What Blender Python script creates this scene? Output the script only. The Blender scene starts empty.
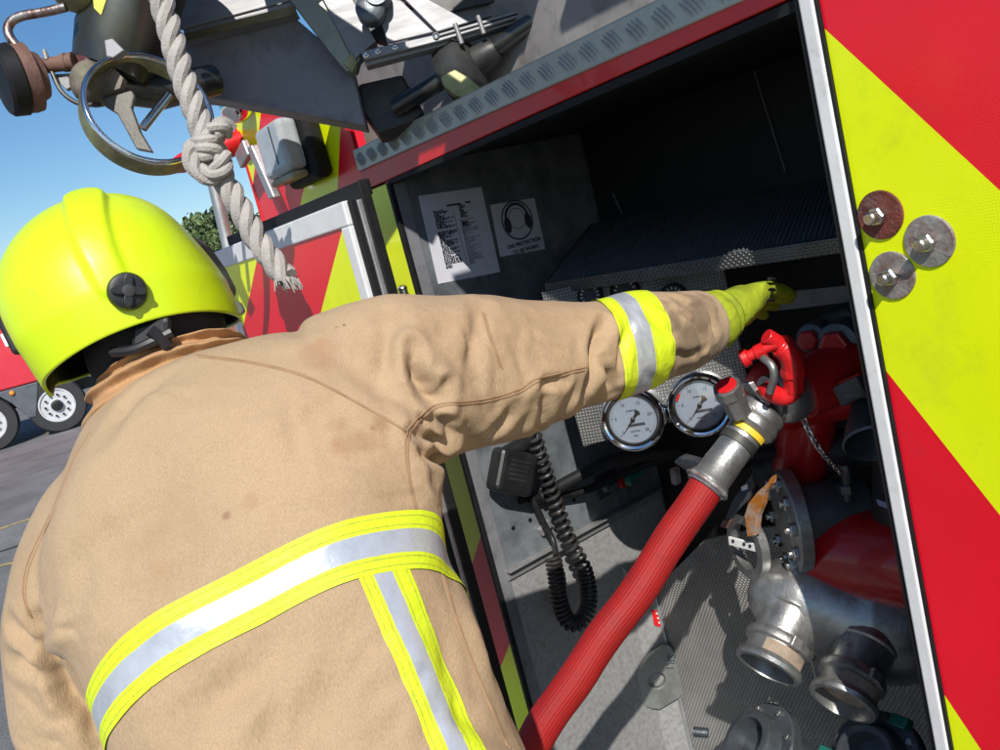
import bpy, bmesh, math, random
import numpy as np
from mathutils import Vector, Matrix
from mathutils.bvhtree import BVHTree
random.seed(7); rng = np.random.default_rng(7)
S = bpy.context.scene
rad = math.radians

# ---------------------------------------------------------------- camera
FPX = 866.0
PITCH, ROLL, HEAD = rad(9.57), rad(14.44), rad(34.3)
CAM = np.array([0.0, -1.12, 1.62])
_Fh = np.array([-math.cos(HEAD), math.sin(HEAD), 0]); ZUP = np.array([0, 0, 1.0])
_R = np.cross(_Fh, ZUP)
FWD = math.cos(PITCH)*_Fh - math.sin(PITCH)*ZUP
_U = math.sin(PITCH)*_Fh + math.cos(PITCH)*ZUP
RT = math.cos(ROLL)*_R - math.sin(ROLL)*_U
UPV = math.sin(ROLL)*_R + math.cos(ROLL)*_U
cd = bpy.data.cameras.new('camera'); cam = bpy.data.objects.new('camera', cd)
S.collection.objects.link(cam)
cd.sensor_width = 36; cd.lens = FPX*36/1000; cd.clip_start = 0.02; cd.clip_end = 2000
M = Matrix.Identity(4)
for i in range(3):
    M[i][0], M[i][1], M[i][2], M[i][3] = RT[i], UPV[i], -FWD[i], CAM[i]
cam.matrix_world = M
S.camera = cam
# ---------------------------------------------------------------- sky, sun, exposure
SUN_H, SUN_E = rad(34), rad(40)
W = bpy.data.worlds.new('World'); S.world = W; W.use_nodes = True
wn = W.node_tree; bg = wn.nodes['Background']
sky = wn.nodes.new('ShaderNodeTexSky'); sky.sky_type = 'NISHITA'; sky.sun_disc = False
sky.sun_elevation = SUN_E; sky.sun_rotation = rad(90)+SUN_H
sky.air_density = 1.0; sky.dust_density = 0.25; sky.ozone_density = 2.4
hs_ = wn.nodes.new('ShaderNodeHueSaturation'); hs_.inputs['Saturation'].default_value = 1.25
wn.links.new(sky.outputs[0], hs_.inputs['Color']); wn.links.new(hs_.outputs[0], bg.inputs[0]); bg.inputs[1].default_value = 0.092
sd = bpy.data.lights.new('sun', 'SUN'); sd.energy = 4.2; sd.angle = rad(0.5); sd.color = (1, .955, .89)
so = bpy.data.objects.new('sun', sd); S.collection.objects.link(so)
trav = Vector((-math.cos(SUN_H)*math.cos(SUN_E), math.sin(SUN_H)*math.cos(SUN_E), -math.sin(SUN_E)))
so.rotation_euler = trav.to_track_quat('-Z', 'Y').to_euler(); so.location = (3, -4, 6)
S.view_settings.view_transform = 'Standard'; S.view_settings.look = 'None'
S.view_settings.exposure = 0.30; S.view_settings.gamma = 1; S.view_settings.use_curve_mapping = False

# ---------------------------------------------------------------- pixel to point helpers (photo pixels, 1000 x 750)
def ray(x, y): return FWD + RT*((x-500)/FPX) + UPV*((375-y)/FPX)
def D(x, y, d): return CAM + ray(x, y)*d
def PY(x, y, Y=0.0): v = ray(x, y); return CAM + v*((Y-CAM[1])/v[1])
def PX(x, y, X): v = ray(x, y); return CAM + v*((X-CAM[0])/v[0])
GZ = -0.25     # ground level
def PZ(x, y, Zz=GZ): v = ray(x, y); return CAM + v*((Zz-CAM[2])/v[2])
def PPL(x, y, p0, n): v = ray(x, y); return CAM + v*(np.dot(np.array(p0)-CAM, n)/np.dot(v, n))
def nrm(v): v = np.array(v, float); return v/np.linalg.norm(v)

# ---------------------------------------------------------------- materials
def mat(name, col, rough=.5, metal=0., var=.12, vs=6., bump=0., bs=150., coat=0., stain=None, stainamt=.5, stains=14., rvar=.15, spec=.5, aniso=None):
    m = bpy.data.materials.new(name); m.use_nodes = True
    nt = m.node_tree; b = nt.nodes['Principled BSDF']; L = nt.links.new
    tc = nt.nodes.new('ShaderNodeTexCoord')
    vec = tc.outputs['Object']
    if aniso:
        mp = nt.nodes.new('ShaderNodeMapping'); mp.inputs['Scale'].default_value = aniso; L(vec, mp.inputs[0]); vec = mp.outputs[0]
    nz = nt.nodes.new('ShaderNodeTexNoise'); nz.inputs['Scale'].default_value = vs; nz.inputs['Detail'].default_value = 6; nz.inputs['Roughness'].default_value = .62
    L(vec, nz.inputs['Vector'])
    rp = nt.nodes.new('ShaderNodeValToRGB')
    c = np.array(col)
    rp.color_ramp.elements[0].position = .3; rp.color_ramp.elements[1].position = .7
    rp.color_ramp.elements[0].color = (*np.clip(c*(1-var), 0, 1), 1); rp.color_ramp.elements[1].color = (*np.clip(c*(1+var), 0, 1), 1)
    L(nz.outputs[0], rp.inputs[0]); out = rp.outputs[0]
    if stain is not None:
        n2 = nt.nodes.new('ShaderNodeTexNoise'); n2.inputs['Scale'].default_value = stains; n2.inputs['Detail'].default_value = 8; n2.inputs['Roughness'].default_value = .7
        L(vec, n2.inputs['Vector'])
        r2 = nt.nodes.new('ShaderNodeValToRGB'); r2.color_ramp.elements[0].position = .62-.25*stainamt; r2.color_ramp.elements[1].position = .72-.15*stainamt
        r2.color_ramp.elements[0].color = (0, 0, 0, 1); r2.color_ramp.elements[1].color = (stainamt,)*3+(1,)
        L(n2.outputs[0], r2.inputs[0])
        mx = nt.nodes.new('ShaderNodeMix'); mx.data_type = 'RGBA'
        L(r2.outputs[0], mx.inputs[0]); L(out, mx.inputs[6]); mx.inputs[7].default_value = (*stain, 1); out = mx.outputs[2]
    L(out, b.inputs['Base Color'])
    mr = nt.nodes.new('ShaderNodeMapRange'); mr.inputs[3].default_value = max(.02, rough-rvar*rough); mr.inputs[4].default_value = min(1, rough+rvar*rough)
    mr.inputs[1].default_value = .3; mr.inputs[2].default_value = .7
    L(nz.outputs[0], mr.inputs[0]); L(mr.outputs[0], b.inputs['Roughness'])
    b.inputs['Metallic'].default_value = metal; b.inputs['Coat Weight'].default_value = coat; b.inputs['Specular IOR Level'].default_value = spec
    if bump:
        n3 = nt.nodes.new('ShaderNodeTexNoise'); n3.inputs['Scale'].default_value = bs; n3.inputs['Detail'].default_value = 3
        L(vec, n3.inputs['Vector'])
        bp = nt.nodes.new('ShaderNodeBump'); bp.inputs['Strength'].default_value = bump; bp.inputs['Distance'].default_value = .004
        L(n3.outputs[0], bp.inputs['Height']); L(bp.outputs[0], b.inputs['Normal'])
    return m

def dimple(name, col, u, v, pu, pv, rough=.35, metal=1., depth=.004, strength=1., dark=.35):
    """embossed plate: rows of raised lozenges along u and v (metres per repeat pu, pv)"""
    m = mat(name, col, rough, metal, .2, 9)
    nt = m.node_tree; b = nt.nodes['Principled BSDF']; L = nt.links.new
    tc = nt.nodes.new('ShaderNodeTexCoord')
    def wave(ax, per, ph=0):
        d = nt.nodes.new('ShaderNodeVectorMath'); d.operation = 'DOT_PRODUCT'; L(tc.outputs['Object'], d.inputs[0]); d.inputs[1].default_value = tuple(np.array(ax)*2*math.pi/per)
        s = nt.nodes.new('ShaderNodeMath'); s.operation = 'SINE'; L(d.outputs['Value'], s.inputs[0]); return s.outputs[0]
    a = wave(u, pu); c = wave(v, pv)
    mu = nt.nodes.new('ShaderNodeMath'); mu.operation = 'MULTIPLY'; L(a, mu.inputs[0]); L(c, mu.inputs[1])
    mr = nt.nodes.new('ShaderNodeMapRange'); mr.inputs[1].default_value = -.1; mr.inputs[2].default_value = .75; L(mu.outputs[0], mr.inputs[0])
    bp = nt.nodes.new('ShaderNodeBump'); bp.inputs['Strength'].default_value = strength; bp.inputs['Distance'].default_value = depth
    L(mr.outputs[0], bp.inputs['Height']); L(bp.outputs[0], b.inputs['Normal'])
    src = b.inputs['Base Color'].links[0].from_socket
    mx = nt.nodes.new('ShaderNodeMix'); mx.data_type = 'RGBA'; mx.blend_type = 'MULTIPLY'; mx.inputs[0].default_value = dark
    L(src, mx.inputs[6]); L(mr.outputs[0], mx.inputs[7]); L(mx.outputs[2], b.inputs['Base Color'])
    return m

def reflective(name, col, cell=260., bump=.25):
    """prismatic retroreflective sheet: small honeycomb under a glossy film"""
    m = mat(name, col, .32, 0, .05, 5, coat=.25, stain=tuple(np.array(col)*.5+np.array([.03,.03,.03])), stainamt=.22, stains=7)
    nt = m.node_tree; b = nt.nodes['Principled BSDF']; L = nt.links.new
    tc = nt.nodes.new('ShaderNodeTexCoord')
    vo = nt.nodes.new('ShaderNodeTexVoronoi'); vo.inputs['Scale'].default_value = cell; vo.inputs['Randomness'].default_value = .25
    L(tc.outputs['Object'], vo.inputs['Vector'])
    bp = nt.nodes.new('ShaderNodeBump'); bp.inputs['Strength'].default_value = bump; bp.inputs['Distance'].default_value = .001
    L(vo.outputs['Distance'], bp.inputs['Height']); L(bp.outputs[0], b.inputs['Normal'])
    b.inputs['Coat Roughness'].default_value = .12
    return m

YEL = reflective('fluorescent yellow film', (.80, .92, .0)); RED = reflective('red reflective film', (.78, .004, .02))
M_white = mat('white trim', (.72, .72, .72), .4, 0, .08, 14, stain=(.3, .29, .27), stainamt=.25, stains=30)
M_rubber = mat('black rubber', (.009, .009, .01), .6, 0, .3, 20, spec=.3)
M_alu = mat('aluminium', (.45, .45, .45), .42, .7, .14, 18, bump=.06, bs=300, stain=(.3, .29, .27), stainamt=.4)
M_cast = mat('cast aluminium', (.40, .40, .39), .38, .8, .18, 22, bump=.14, bs=180, stain=(.2, .19, .17), stainamt=.55, stains=26)
M_castd = mat('dull cast metal', (.10, .115, .13), .42, .55, .22, 16, bump=.2, bs=120, stain=(.07, .075, .08), stainamt=.5)  # base darkened partly to stand in for shade on the low flanges
M_steel = mat('zinc steel', (.55, .55, .53), .3, 1., .25, 40, bump=.1, bs=200, stain=(.25, .22, .18), stainamt=.4, stains=50)
M_chrome = mat('chrome', (.8, .8, .8), .07, 1., .05, 10)
M_rust = mat('rusty steel', (.15, .035, .025), .75, .1, .5, 40, bump=.5, bs=220, stain=(.24, .17, .16), stainamt=.45, stains=45)
M_rustmix = mat('worn zinc with rust', (.3, .29, .28), .55, .4, .3, 40, bump=.4, bs=200, stain=(.18, .06, .035), stainamt=.62, stains=30)
M_rustpipe = mat('rusted chrome pipe', (.5, .47, .45), .35, .9, .3, 30, bump=.2, stain=(.2, .09, .06), stainamt=.95, stains=28)
M_brown = mat('rust brown paint', (.16, .085, .065), .7, .1, .35, 26, bump=.3)
M_olive = mat('olive tarnished metal', (.3, .29, .14), .5, .6, .35, 20, bump=.15, stain=(.12, .1, .05), stainamt=.6)
M_greyp = mat('grey painted sheet', (.2, .2, .215), .5, .1, .14, 5, bump=.05, stain=(.06, .06, .065), stainamt=.5, stains=11)
M_tubed = mat('dark steel tube', (.1, .1, .095), .3, .8, .35, 7, stain=(.12, .12, .06), stainamt=.5, stains=6)
M_darkm = mat('dark metal', (.045, .045, .045), .5, .4, .3, 10, stain=(.09, .09, .07), stainamt=.5)
M_board = mat('grey gantry board', (.24, .225, .22), .6, 0, .15, 6, stain=(.08, .075, .07), stainamt=.5)
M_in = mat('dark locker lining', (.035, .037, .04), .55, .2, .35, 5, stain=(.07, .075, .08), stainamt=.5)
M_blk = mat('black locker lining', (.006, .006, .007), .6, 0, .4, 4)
M_wall = mat('grey locker wall', (.21, .23, .245), .45, .35, .22, 6, bump=.06, stain=(.07, .08, .09), stainamt=.6, stains=7)
M_wallw = mat('worn bare metal wall', (.36, .36, .355), .55, .3, .14, 60, bump=.35, bs=260, stain=(.2, .19, .175), stainamt=.55, stains=85)
M_redp = mat('red enamel', (.5, .012, .012), .3, 0, .25, 14, coat=.4, bump=.08, bs=60, stain=(.25, .006, .006), stainamt=.5)
M_redb = mat('bright red enamel', (.62, .012, .015), .38, 0, .12, 20, coat=.3)
M_hose = None
M_plast = mat('black plastic', (.014, .014, .015), .42, 0, .3, 30)
M_paper = mat('laminated paper', (.62, .62, .68), .35, 0, .06, 10, stain=(.4, .4, .46), stainamt=.3)
M_ink = mat('printed ink', (.04, .045, .06), .5, 0, .3, 40)
M_inkf = mat('faded ink', (.25, .25, .3), .5, 0, .3, 40)
M_label = mat('white label', (.75, .75, .73), .5, 0, .08, 30)
M_ylw = mat('yellow tag', (.75, .5, .03), .5, 0, .15, 30)
M_green = mat('green handle', (.01, .12, .09), .4, 0, .2, 20)
M_dial = mat('dial with painted shade', (.30, .35, .42), .5, 0, .04, 10)  # grey-blue base stands in for shade on the dials
M_glz = bpy.data.materials.new('gauge glass'); M_glz.use_nodes = True
_n = M_glz.node_tree; _n.nodes.remove(_n.nodes['Principled BSDF']); _t = _n.nodes.new('ShaderNodeBsdfTransparent'); _g = _n.nodes.new('ShaderNodeBsdfGlossy'); _m = _n.nodes.new('ShaderNodeMixShader')
_g.inputs['Roughness'].default_value = .04; _m.inputs[0].default_value = .10; _n.links.new(_t.outputs[0], _m.inputs[1]); _n.links.new(_g.outputs[0], _m.inputs[2]); _n.links.new(_m.outputs[0], _n.nodes['Material Output'].inputs[0])
M_glassy = bpy.data.materials.new('clear lens'); M_glassy.use_nodes = True
_b = M_glassy.node_tree.nodes['Principled BSDF']; _b.inputs['Base Color'].default_value = (.93, .95, .97, 1); _b.inputs['Roughness'].default_value = .06; _b.inputs['Transmission Weight'].default_value = .9; _b.inputs['IOR'].default_value = 1.45

# ---------------------------------------------------------------- mesh helpers: (verts, faces) builders
def join(*parts):
    V, Fc = [], []
    for v, f in parts:
        o = len(V); V += [np.array(p, float) for p in v]; Fc += [tuple(i+o for i in q) for q in f]
    return V, Fc
def prism(poly, ext):
    n = len(poly); P = [np.array(p, float) for p in poly]; e = np.array(ext, float)
    nn = sum((np.cross(P[i]-P[0], P[(i+1) % n]-P[0]) for i in range(1, n)), np.zeros(3))
    if np.dot(nn, e) > 0: P = P[::-1]
    V = P + [p+e for p in P]
    return V, [tuple(range(n)), tuple(range(2*n-1, n-1, -1))] + [(i, i+n, (i+1) % n+n, (i+1) % n) for i in range(n)]
def box(c, ax, ay, az):
    c, ax, ay, az = [np.array(t, float) for t in (c, ax, ay, az)]
    return prism([c-ax-ay-az, c+ax-ay-az, c+ax+ay-az, c-ax+ay-az], 2*az)
def abox(lo, hi):
    lo = np.array(lo, float); hi = np.array(hi, float); c = (lo+hi)/2; h = (hi-lo)/2
    return box(c, (h[0], 0, 0), (0, h[1], 0), (0, 0, h[2]))
def frame_of(t):
    t = nrm(t); a = np.array([0, 0, 1.]) if abs(t[2]) < .9 else np.array([1., 0, 0])
    u = nrm(np.cross(a, t)); return u, np.cross(t, u)
def catmull(P, k=6):
    P = [np.array(p, float) for p in P]; out = []
    for i in range(len(P)-1):
        a = P[max(i-1, 0)]; b = P[i]; c = P[i+1]; d = P[min(i+2, len(P)-1)]
        for j in range(k):
            t = j/k; out.append(.5*((2*b)+(c-a)*t+(2*a-5*b+4*c-d)*t*t+(-a+3*b-3*c+d)*t**3))
    out.append(P[-1]); return out
def tube(path, r, n=12, closed=False, caps=True):
    P = [np.array(p, float) for p in path]; m = len(P)
    rs = r if hasattr(r, '__len__') else [r]*m
    V, Fc = [], []; u = None
    for i in range(m):
        t = (P[(i+1) % m]-P[i-1]) if closed else P[min(i+1, m-1)]-P[max(i-1, 0)]
        t = nrm(t)
        if u is None: u, w = frame_of(t)
        else: u = nrm(u-np.dot(u, t)*t); w = np.cross(t, u)
        for k in range(n):
            a = 2*math.pi*k/n; V.append(P[i]+rs[i]*(math.cos(a)*u+math.sin(a)*w))
    for i in range(m if closed else m-1):
        j = (i+1) % m
        for k in range(n): Fc.append((i*n+k, i*n+(k+1) % n, j*n+(k+1) % n, j*n+k))
    if caps and not closed: Fc += [tuple(range(n-1, -1, -1)), tuple(range((m-1)*n, m*n))]
    return V, Fc
def lathe(o, axis, prof, n=32, closed=False):
    o = np.array(o, float); t = nrm(axis); u, w = frame_of(t); V, Fc = [], []
    m = len(prof)
    for h, r in prof:
        for k in range(n):
            a = 2*math.pi*k/n; V.append(o+t*h+max(r, 1e-5)*(math.cos(a)*u+math.sin(a)*w))
    for i in range(m if closed else m-1):
        j = (i+1) % m
        for k in range(n): Fc.append((i*n+k, i*n+(k+1) % n, j*n+(k+1) % n, j*n+k))
    if not closed: Fc += [tuple(range(n-1, -1, -1)), tuple(range((m-1)*n, m*n))]
    return V, Fc
def ell(c, a, b, d, nu=20, nv=12):
    V, Fc = [], []; c, a, b, d = [np.array(t, float) for t in (c, a, b, d)]
    for i in range(nv+1):
        ph = math.pi*i/nv
        for k in range(nu):
            th = 2*math.pi*k/nu; V.append(c+a*math.sin(ph)*math.cos(th)+b*math.sin(ph)*math.sin(th)+d*math.cos(ph))
    for i in range(nv):
        for k in range(nu): Fc.append((i*nu+k, (i+1)*nu+k, (i+1)*nu+(k+1) % nu, i*nu+(k+1) % nu))
    return V, Fc
def hexbolt(o, axis, r, h, shank=0, sr=None):
    v = lathe(o, axis, [(0, r), (h*.85, r), (h, r*.86)], 6)
    if shank: return join(v, lathe(np.array(o)+nrm(axis)*h*.9, axis, [(0, sr or r*.5), (shank, sr or r*.5), (shank+.002, (sr or r*.5)*.75)], 14))
    return v
def twist(path, r, strands=3, pitch=.11, n=8):
    """laid rope: strands wound round a path"""
    P = [np.array(p, float) for p in path]
    fine = []
    for i in range(len(P)-1):
        k = max(2, int(np.linalg.norm(P[i+1]-P[i])/.006))
        fine += [P[i]+(P[i+1]-P[i])*j/k for j in range(k)]
    fine.append(P[-1]); P = fine; out = []; u = None; fr = []; s = 0; ss = []
    for i in range(len(P)):
        t = nrm(P[min(i+1, len(P)-1)]-P[max(i-1, 0)])
        if u is None: u, w = frame_of(t)
        else: u = nrm(u-np.dot(u, t)*t); w = np.cross(t, u)
        if i: s += np.linalg.norm(P[i]-P[i-1])
        fr.append((u, w)); ss.append(s)
    for q in range(strands):
        pts = []
        for i in range(len(P)):
            a = 2*math.pi*(q/strands)+2*math.pi*ss[i]/pitch
            pts.append(P[i]+.52*r*(math.cos(a)*fr[i][0]+math.sin(a)*fr[i][1]))
        out.append(tube(pts, .54*r, n))
    return join(*out)

# ---------------------------------------------------------------- objects
OFF = {}
def thing(name, label, cat, loc, group=None):
    o = bpy.data.objects.new(name, None); S.collection.objects.link(o); o.empty_display_size = .1
    o.location = tuple(loc); o['label'] = label; o['category'] = cat
    if group: o['group'] = group
    OFF[o] = np.array(loc, float); return o
def mk(name, VF, m, parent=None, smooth=False, bevel=0., mi=None, label=None, cat=None, group=None, kind=None, loc=None, ang=38, seg=2):
    V, Fc = VF
    V = np.array([np.array(v, float) for v in V])
    if parent is not None: off = OFF[parent]
    else: off = np.array(loc if loc is not None else (V[:, 0].mean(), V[:, 1].mean(), V[:, 2].min()), float)
    me = bpy.data.meshes.new(name); me.from_pydata([tuple(v) for v in V-off], [], [tuple(int(i) for i in f) for f in Fc]); me.validate(); me.update()
    for mm in (m if isinstance(m, (list, tuple)) else [m]): me.materials.append(mm)
    if mi is not None:
        for p, i in zip(me.polygons, mi): p.material_index = int(i)
    if smooth:
        for p in me.polygons: p.use_smooth = True
        me.set_sharp_from_angle(angle=rad(ang))
    o = bpy.data.objects.new(name, me); S.collection.objects.link(o)
    OFF[o] = off
    if parent is not None: o.parent = parent
    else: o.location = tuple(off)
    if bevel:
        bm_ = o.modifiers.new('bevel', 'BEVEL'); bm_.width = bevel; bm_.segments = seg; bm_.limit_method = 'ANGLE'; bm_.angle_limit = rad(40)
    if label: o['label'] = label
    if cat: o['category'] = cat
    if group: o['group'] = group
    if kind: o['kind'] = kind
    return o
def text(name, s, size, o, right, up, m, parent, ext=.0004, align='CENTER', bold=0., label=None):
    c = bpy.data.curves.new('t', 'FONT'); c.body = s; c.size = size; c.extrude = ext; c.align_x = align; c.align_y = 'CENTER'; c.offset = bold
    t = bpy.data.objects.new('t', c); S.collection.objects.link(t)
    dg = bpy.context.evaluated_depsgraph_get(); me = bpy.data.meshes.new_from_object(t.evaluated_get(dg))
    r = nrm(right); u = nrm(np.array(up)-np.dot(up, r)*r); n = np.cross(r, u)
    V = [np.array(o)+r*v.co.x+u*v.co.y+n*(v.co.z+ext) for v in me.vertices]; Fc = [tuple(p.vertices) for p in me.polygons]
    bpy.data.objects.remove(t); bpy.data.curves.remove(c); bpy.data.meshes.remove(me)
    return mk(name, (V, Fc), m, parent, label=label) if parent is not None else (V, Fc)
def clip_poly(poly, a, b, c):
    """2D polygon kept where a*x+b*y+c >= 0"""
    out = []
    for i in range(len(poly)):
        p, q = poly[i], poly[(i+1) % len(poly)]
        dp = a*p[0]+b*p[1]+c; dq = a*q[0]+b*q[1]+c
        if dp >= 0: out.append(p)
        if (dp >= 0) != (dq >= 0):
            t = dp/(dp-dq); out.append((p[0]+(q[0]-p[0])*t, p[1]+(q[1]-p[1])*t))
    return out

# ================================================================ FIRE ENGINE
XJ, XP = -1.903, -0.701          # left jamb and right post of the pump opening
def depth_of(p): return float(np.dot(np.array(p)-CAM, FWD))
def sz(px, p): return px*depth_of(p)/FPX
eng = thing('fire_engine', 'fire engine with red and yellow chevron rear, pump bay open to its gauges and outlets', 'fire engine', (-1.4, .5, GZ))

# ---- right rear panel, hinged a little proud, in reflective chevrons
a8 = rad(3); pd = np.array([math.cos(a8), -math.sin(a8), 0]); pn = np.array([-math.sin(a8), -math.cos(a8), 0]); pp0 = np.array([XP, 0, 0])
def sp(x, y): p = PPL(x, y, pp0, pn); return np.dot(p-pp0, pd), p[2]
def line2(p, q): (x0, y0), (x1, y1) = p, q; a, b = (y1-y0), -(x1-x0); c = -(a*x0+b*y0); return (a, b, c) if (a*0+b*9+c) > 0 else (-a, -b, -c)   # positive above
l1 = line2(sp(839, 36), sp(1000, 184)); l2 = line2(sp(905, 386), sp(1000, 506)); l3 = line2(sp(964, 714), sp(988, 750))
s0 = .018; rect = [(s0, -.1), (.62, -.1), (.62, 2.35), (s0, 2.35)]
neg = lambda l: tuple(-t for t in l)
def onp(s, z, e=0): return pp0+pd*s+np.array([0, 0, z])+pn*e
V, Fc, MI = [], [], []
def addpoly(poly, mi):
    v, f = prism([onp(s, z, .012) for s, z in poly], -pn*.012); o = len(V)
    V.extend(v); Fc.extend([tuple(i+o for i in q) for q in f]); MI.extend([mi]*len(f))
addpoly(clip_poly(rect, *l1), 0)
addpoly(clip_poly(clip_poly(rect, *neg(l1)), *l2), 1)
addpoly(clip_poly(clip_poly(rect, *neg(l2)), *l3), 0)
addpoly(clip_poly(rect, *neg(l3)), 1)
rp = mk('rear_panel', (V, Fc), [RED, YEL], eng, mi=MI)
mk('panel_core', prism([onp(s, z, -.001) for s, z in rect], -pn*.03), M_greyp, rp)
for (x, y, R, m, nm) in ((886, 213, .033, M_rust, 'rust red washer'), (935, 239, .034, M_rustmix, 'dull grey washer'), (898, 273, .033, M_rustmix, 'half rusted washer')):
    p = onp(*sp(x, y), .012)
    wsh = mk('washer', lathe(p, pn, [(0, R), (.0025, R), (.0035, R-.001), (.0035, .004)], 40), m, rp, smooth=True, label=nm)
    mk('bolt', join(hexbolt(p+pn*.0035, pn, .0125, .012), lathe(p+pn*.015, pn, [(0, .0085), (.012, .0085), (.014, .0065)], 16)), M_steel, rp, smooth=True, ang=25)
# ---- edge trim (white strip between two black seals)
def strip(s_a, s_b, e0, e1, z0=-.1, z1=2.35): return prism([onp(s_a, z0, e1), onp(s_b, z0, e1), onp(s_b, z1, e1), onp(s_a, z1, e1)], pn*(e0-e1))
mk('edge_trim', strip(-.006, .0155, -.02, .021), M_white, eng, bevel=.003)
mk('edge_seal', strip(-.0165, -.006, -.04, .016), M_rubber, eng, bevel=.002)
mk('edge_seal', strip(.0155, .0205, -.01, .018), M_rubber, eng, bevel=.001)

# ---- top trims: checker plate, red rail, dark lip, all along X at the rear plane
def zt(x, y): return PY(x, y)[2]
XA, XB = -2.02, .0
zc0, zc1 = 1.838, 1.893
M_chq = mat('checker plate metal', (.47, .47, .43), .4, .45, .2, 14, bump=.06, stain=(.2, .2, .16), stainamt=.5)
chq = [abox((XA, -.012, zc0), (XB, .0, zc1)), abox((XA, 0, zc1-.006), (XB, .12, zc1))]
mk('checker_trim', join(*chq), M_chq, eng, bevel=.003)
bars = []
x = XA+.02; k = 0
while x < XB-.04:
    for j in range(4):
        c = np.array([x+j*.0085, -.012, (zc0+zc1)/2-.002+.0025*(j-1.5)])
        t = nrm([.75, 0, -1.0])
        ln = .023 if j in (1, 2) else .019
        bars.append(ell(c, t*ln, np.array([0, .0045, 0]), np.cross(t, [0, 1, 0])*.0026, 8, 6))
    x += .058; k += 1
mk('checker_ridges', join(*bars), M_chq, eng, smooth=True)
mk('red_rail', prism([(XA, -.006, 1.79), (XJ, -.006, 1.792), (XB, -.006, 1.832), (XB, -.006, zc0+.01), (XA, -.006, zc0)], (0, .026, 0)), M_redb, eng, bevel=.002)
mk('door_seal', prism([(XJ, -.004, 1.781), (XP-.02, -.004, 1.798), (XP-.02, -.004, 1.813), (XJ, -.004, 1.7915)], (0, .019, 0)), M_rubber, eng)
mk('roof_deck', abox((-2.7, .125, 1.86), (.1, 1.6, 1.888)), M_board, eng)

# ---- locker box
YB = .66
mk('left_wall', abox((XJ-.012, .0, -.2), (XJ, YB+.1, 1.83)), M_wall, eng)
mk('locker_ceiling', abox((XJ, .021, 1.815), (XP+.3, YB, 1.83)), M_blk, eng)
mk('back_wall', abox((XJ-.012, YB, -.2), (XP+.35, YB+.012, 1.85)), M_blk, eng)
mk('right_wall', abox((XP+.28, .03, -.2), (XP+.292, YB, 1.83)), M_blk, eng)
mk('locker_floor', abox((XJ-.2, .0, -.22), (XP+.3, YB, -.2)), M_castd, eng)
# light seams of the back boards
for (x0, y0, x1, y1) in ((750, 56, 786, 172), (613, 193, 622, 214)):
    p, q = PY(x0, y0, YB-.004), PY(x1, y1, YB-.004)
    mk('seam_strip', box((p+q)/2, (.0012, 0, 0), (0, .003, 0), (q-p)/2), M_greyp, eng)
p = PY(614, 84, .09); mk('ceiling_clip', box((p[0], .10, 1.812), (.03, 0, 0), (0, .02, 0), (0, 0, .003)), M_ylw, eng, bevel=.001, label='worn tan clip plate')
# worn lower part of the wall (bare, scuffed metal) and the ledge bar
zb = 0.725
mk('lower_wall', prism([(XJ+.003, .0, -.2), (XJ+.003, .65, -.2), (XJ+.003, .65, zb-.02), (XJ+.003, .0, zb-.02)], (-.003, 0, 0)), M_wallw, eng)
mk('ledge_bar', join(abox((XJ, .03, zb-.03), (XJ+.012, .64, zb)), abox((XJ+.012, .03, zb-.004), (XJ+.03, .64, zb))), M_alu, eng, bevel=.002)
mk('jamb_seal', abox((XJ-.006, -.008, -.1), (XJ+.008, .006, 1.785)), M_rubber, eng, bevel=.002)
mk('jamb_flange', abox((XJ+.0, .006, -.1), (XJ+.006, .04, 1.78)), M_greyp, eng)
for (x, y) in ((513, 528), (574, 500), (530, 520), (545, 480)):
    p = PX(x, y, XJ); mk('hole_plug', lathe(p, (1, 0, 0), [(0, .006), (.002, .006)], 12), M_rubber, eng)
p = PX(543, 527, XJ); mk('cable_clip', box(p+[.008, 0, 0], (.008, 0, 0), (0, .02, .008), (0, -.004, .012)), M_alu, eng, bevel=.003)
p = PX(556, 543, XJ); mk('cable_clip', box(p+[.03, 0, 0], (.008, 0, 0), (0, .03, 0), (0, 0, .012)), M_alu, eng, bevel=.003)
# jamb strip in chevrons (narrow strip of the rear between door and opening)
def jz(x, y): return PY(x, y)[2]
z1, z2, z3 = jz(477, 545), jz(508, 652), jz(520, 700)
V, Fc, MI = [], [], []
def jpoly(poly, mi):
    v, f = prism([(s, -.004, z) for s, z in poly], (0, .01, 0)); o = len(V); V.extend(v); Fc.extend([tuple(i+o for i in q) for q in f]); MI.extend([mi]*len(f))
xl, xr = -2.05, XJ-.007
jpoly([(xl, 1.785), (xr, 1.785), (xr, z1+.04), (xl, z1-.12)], 1); jpoly([(xl, z1-.12), (xr, z1+.04), (xr, z2+.04), (xl, z2-.12)], 0); jpoly([(xl, z2-.12), (xr, z2+.04), (xr, -.1), (xl, -.1)], 1)
mk('jamb_panel', (V, Fc), [RED, YEL], eng, mi=MI)
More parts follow.
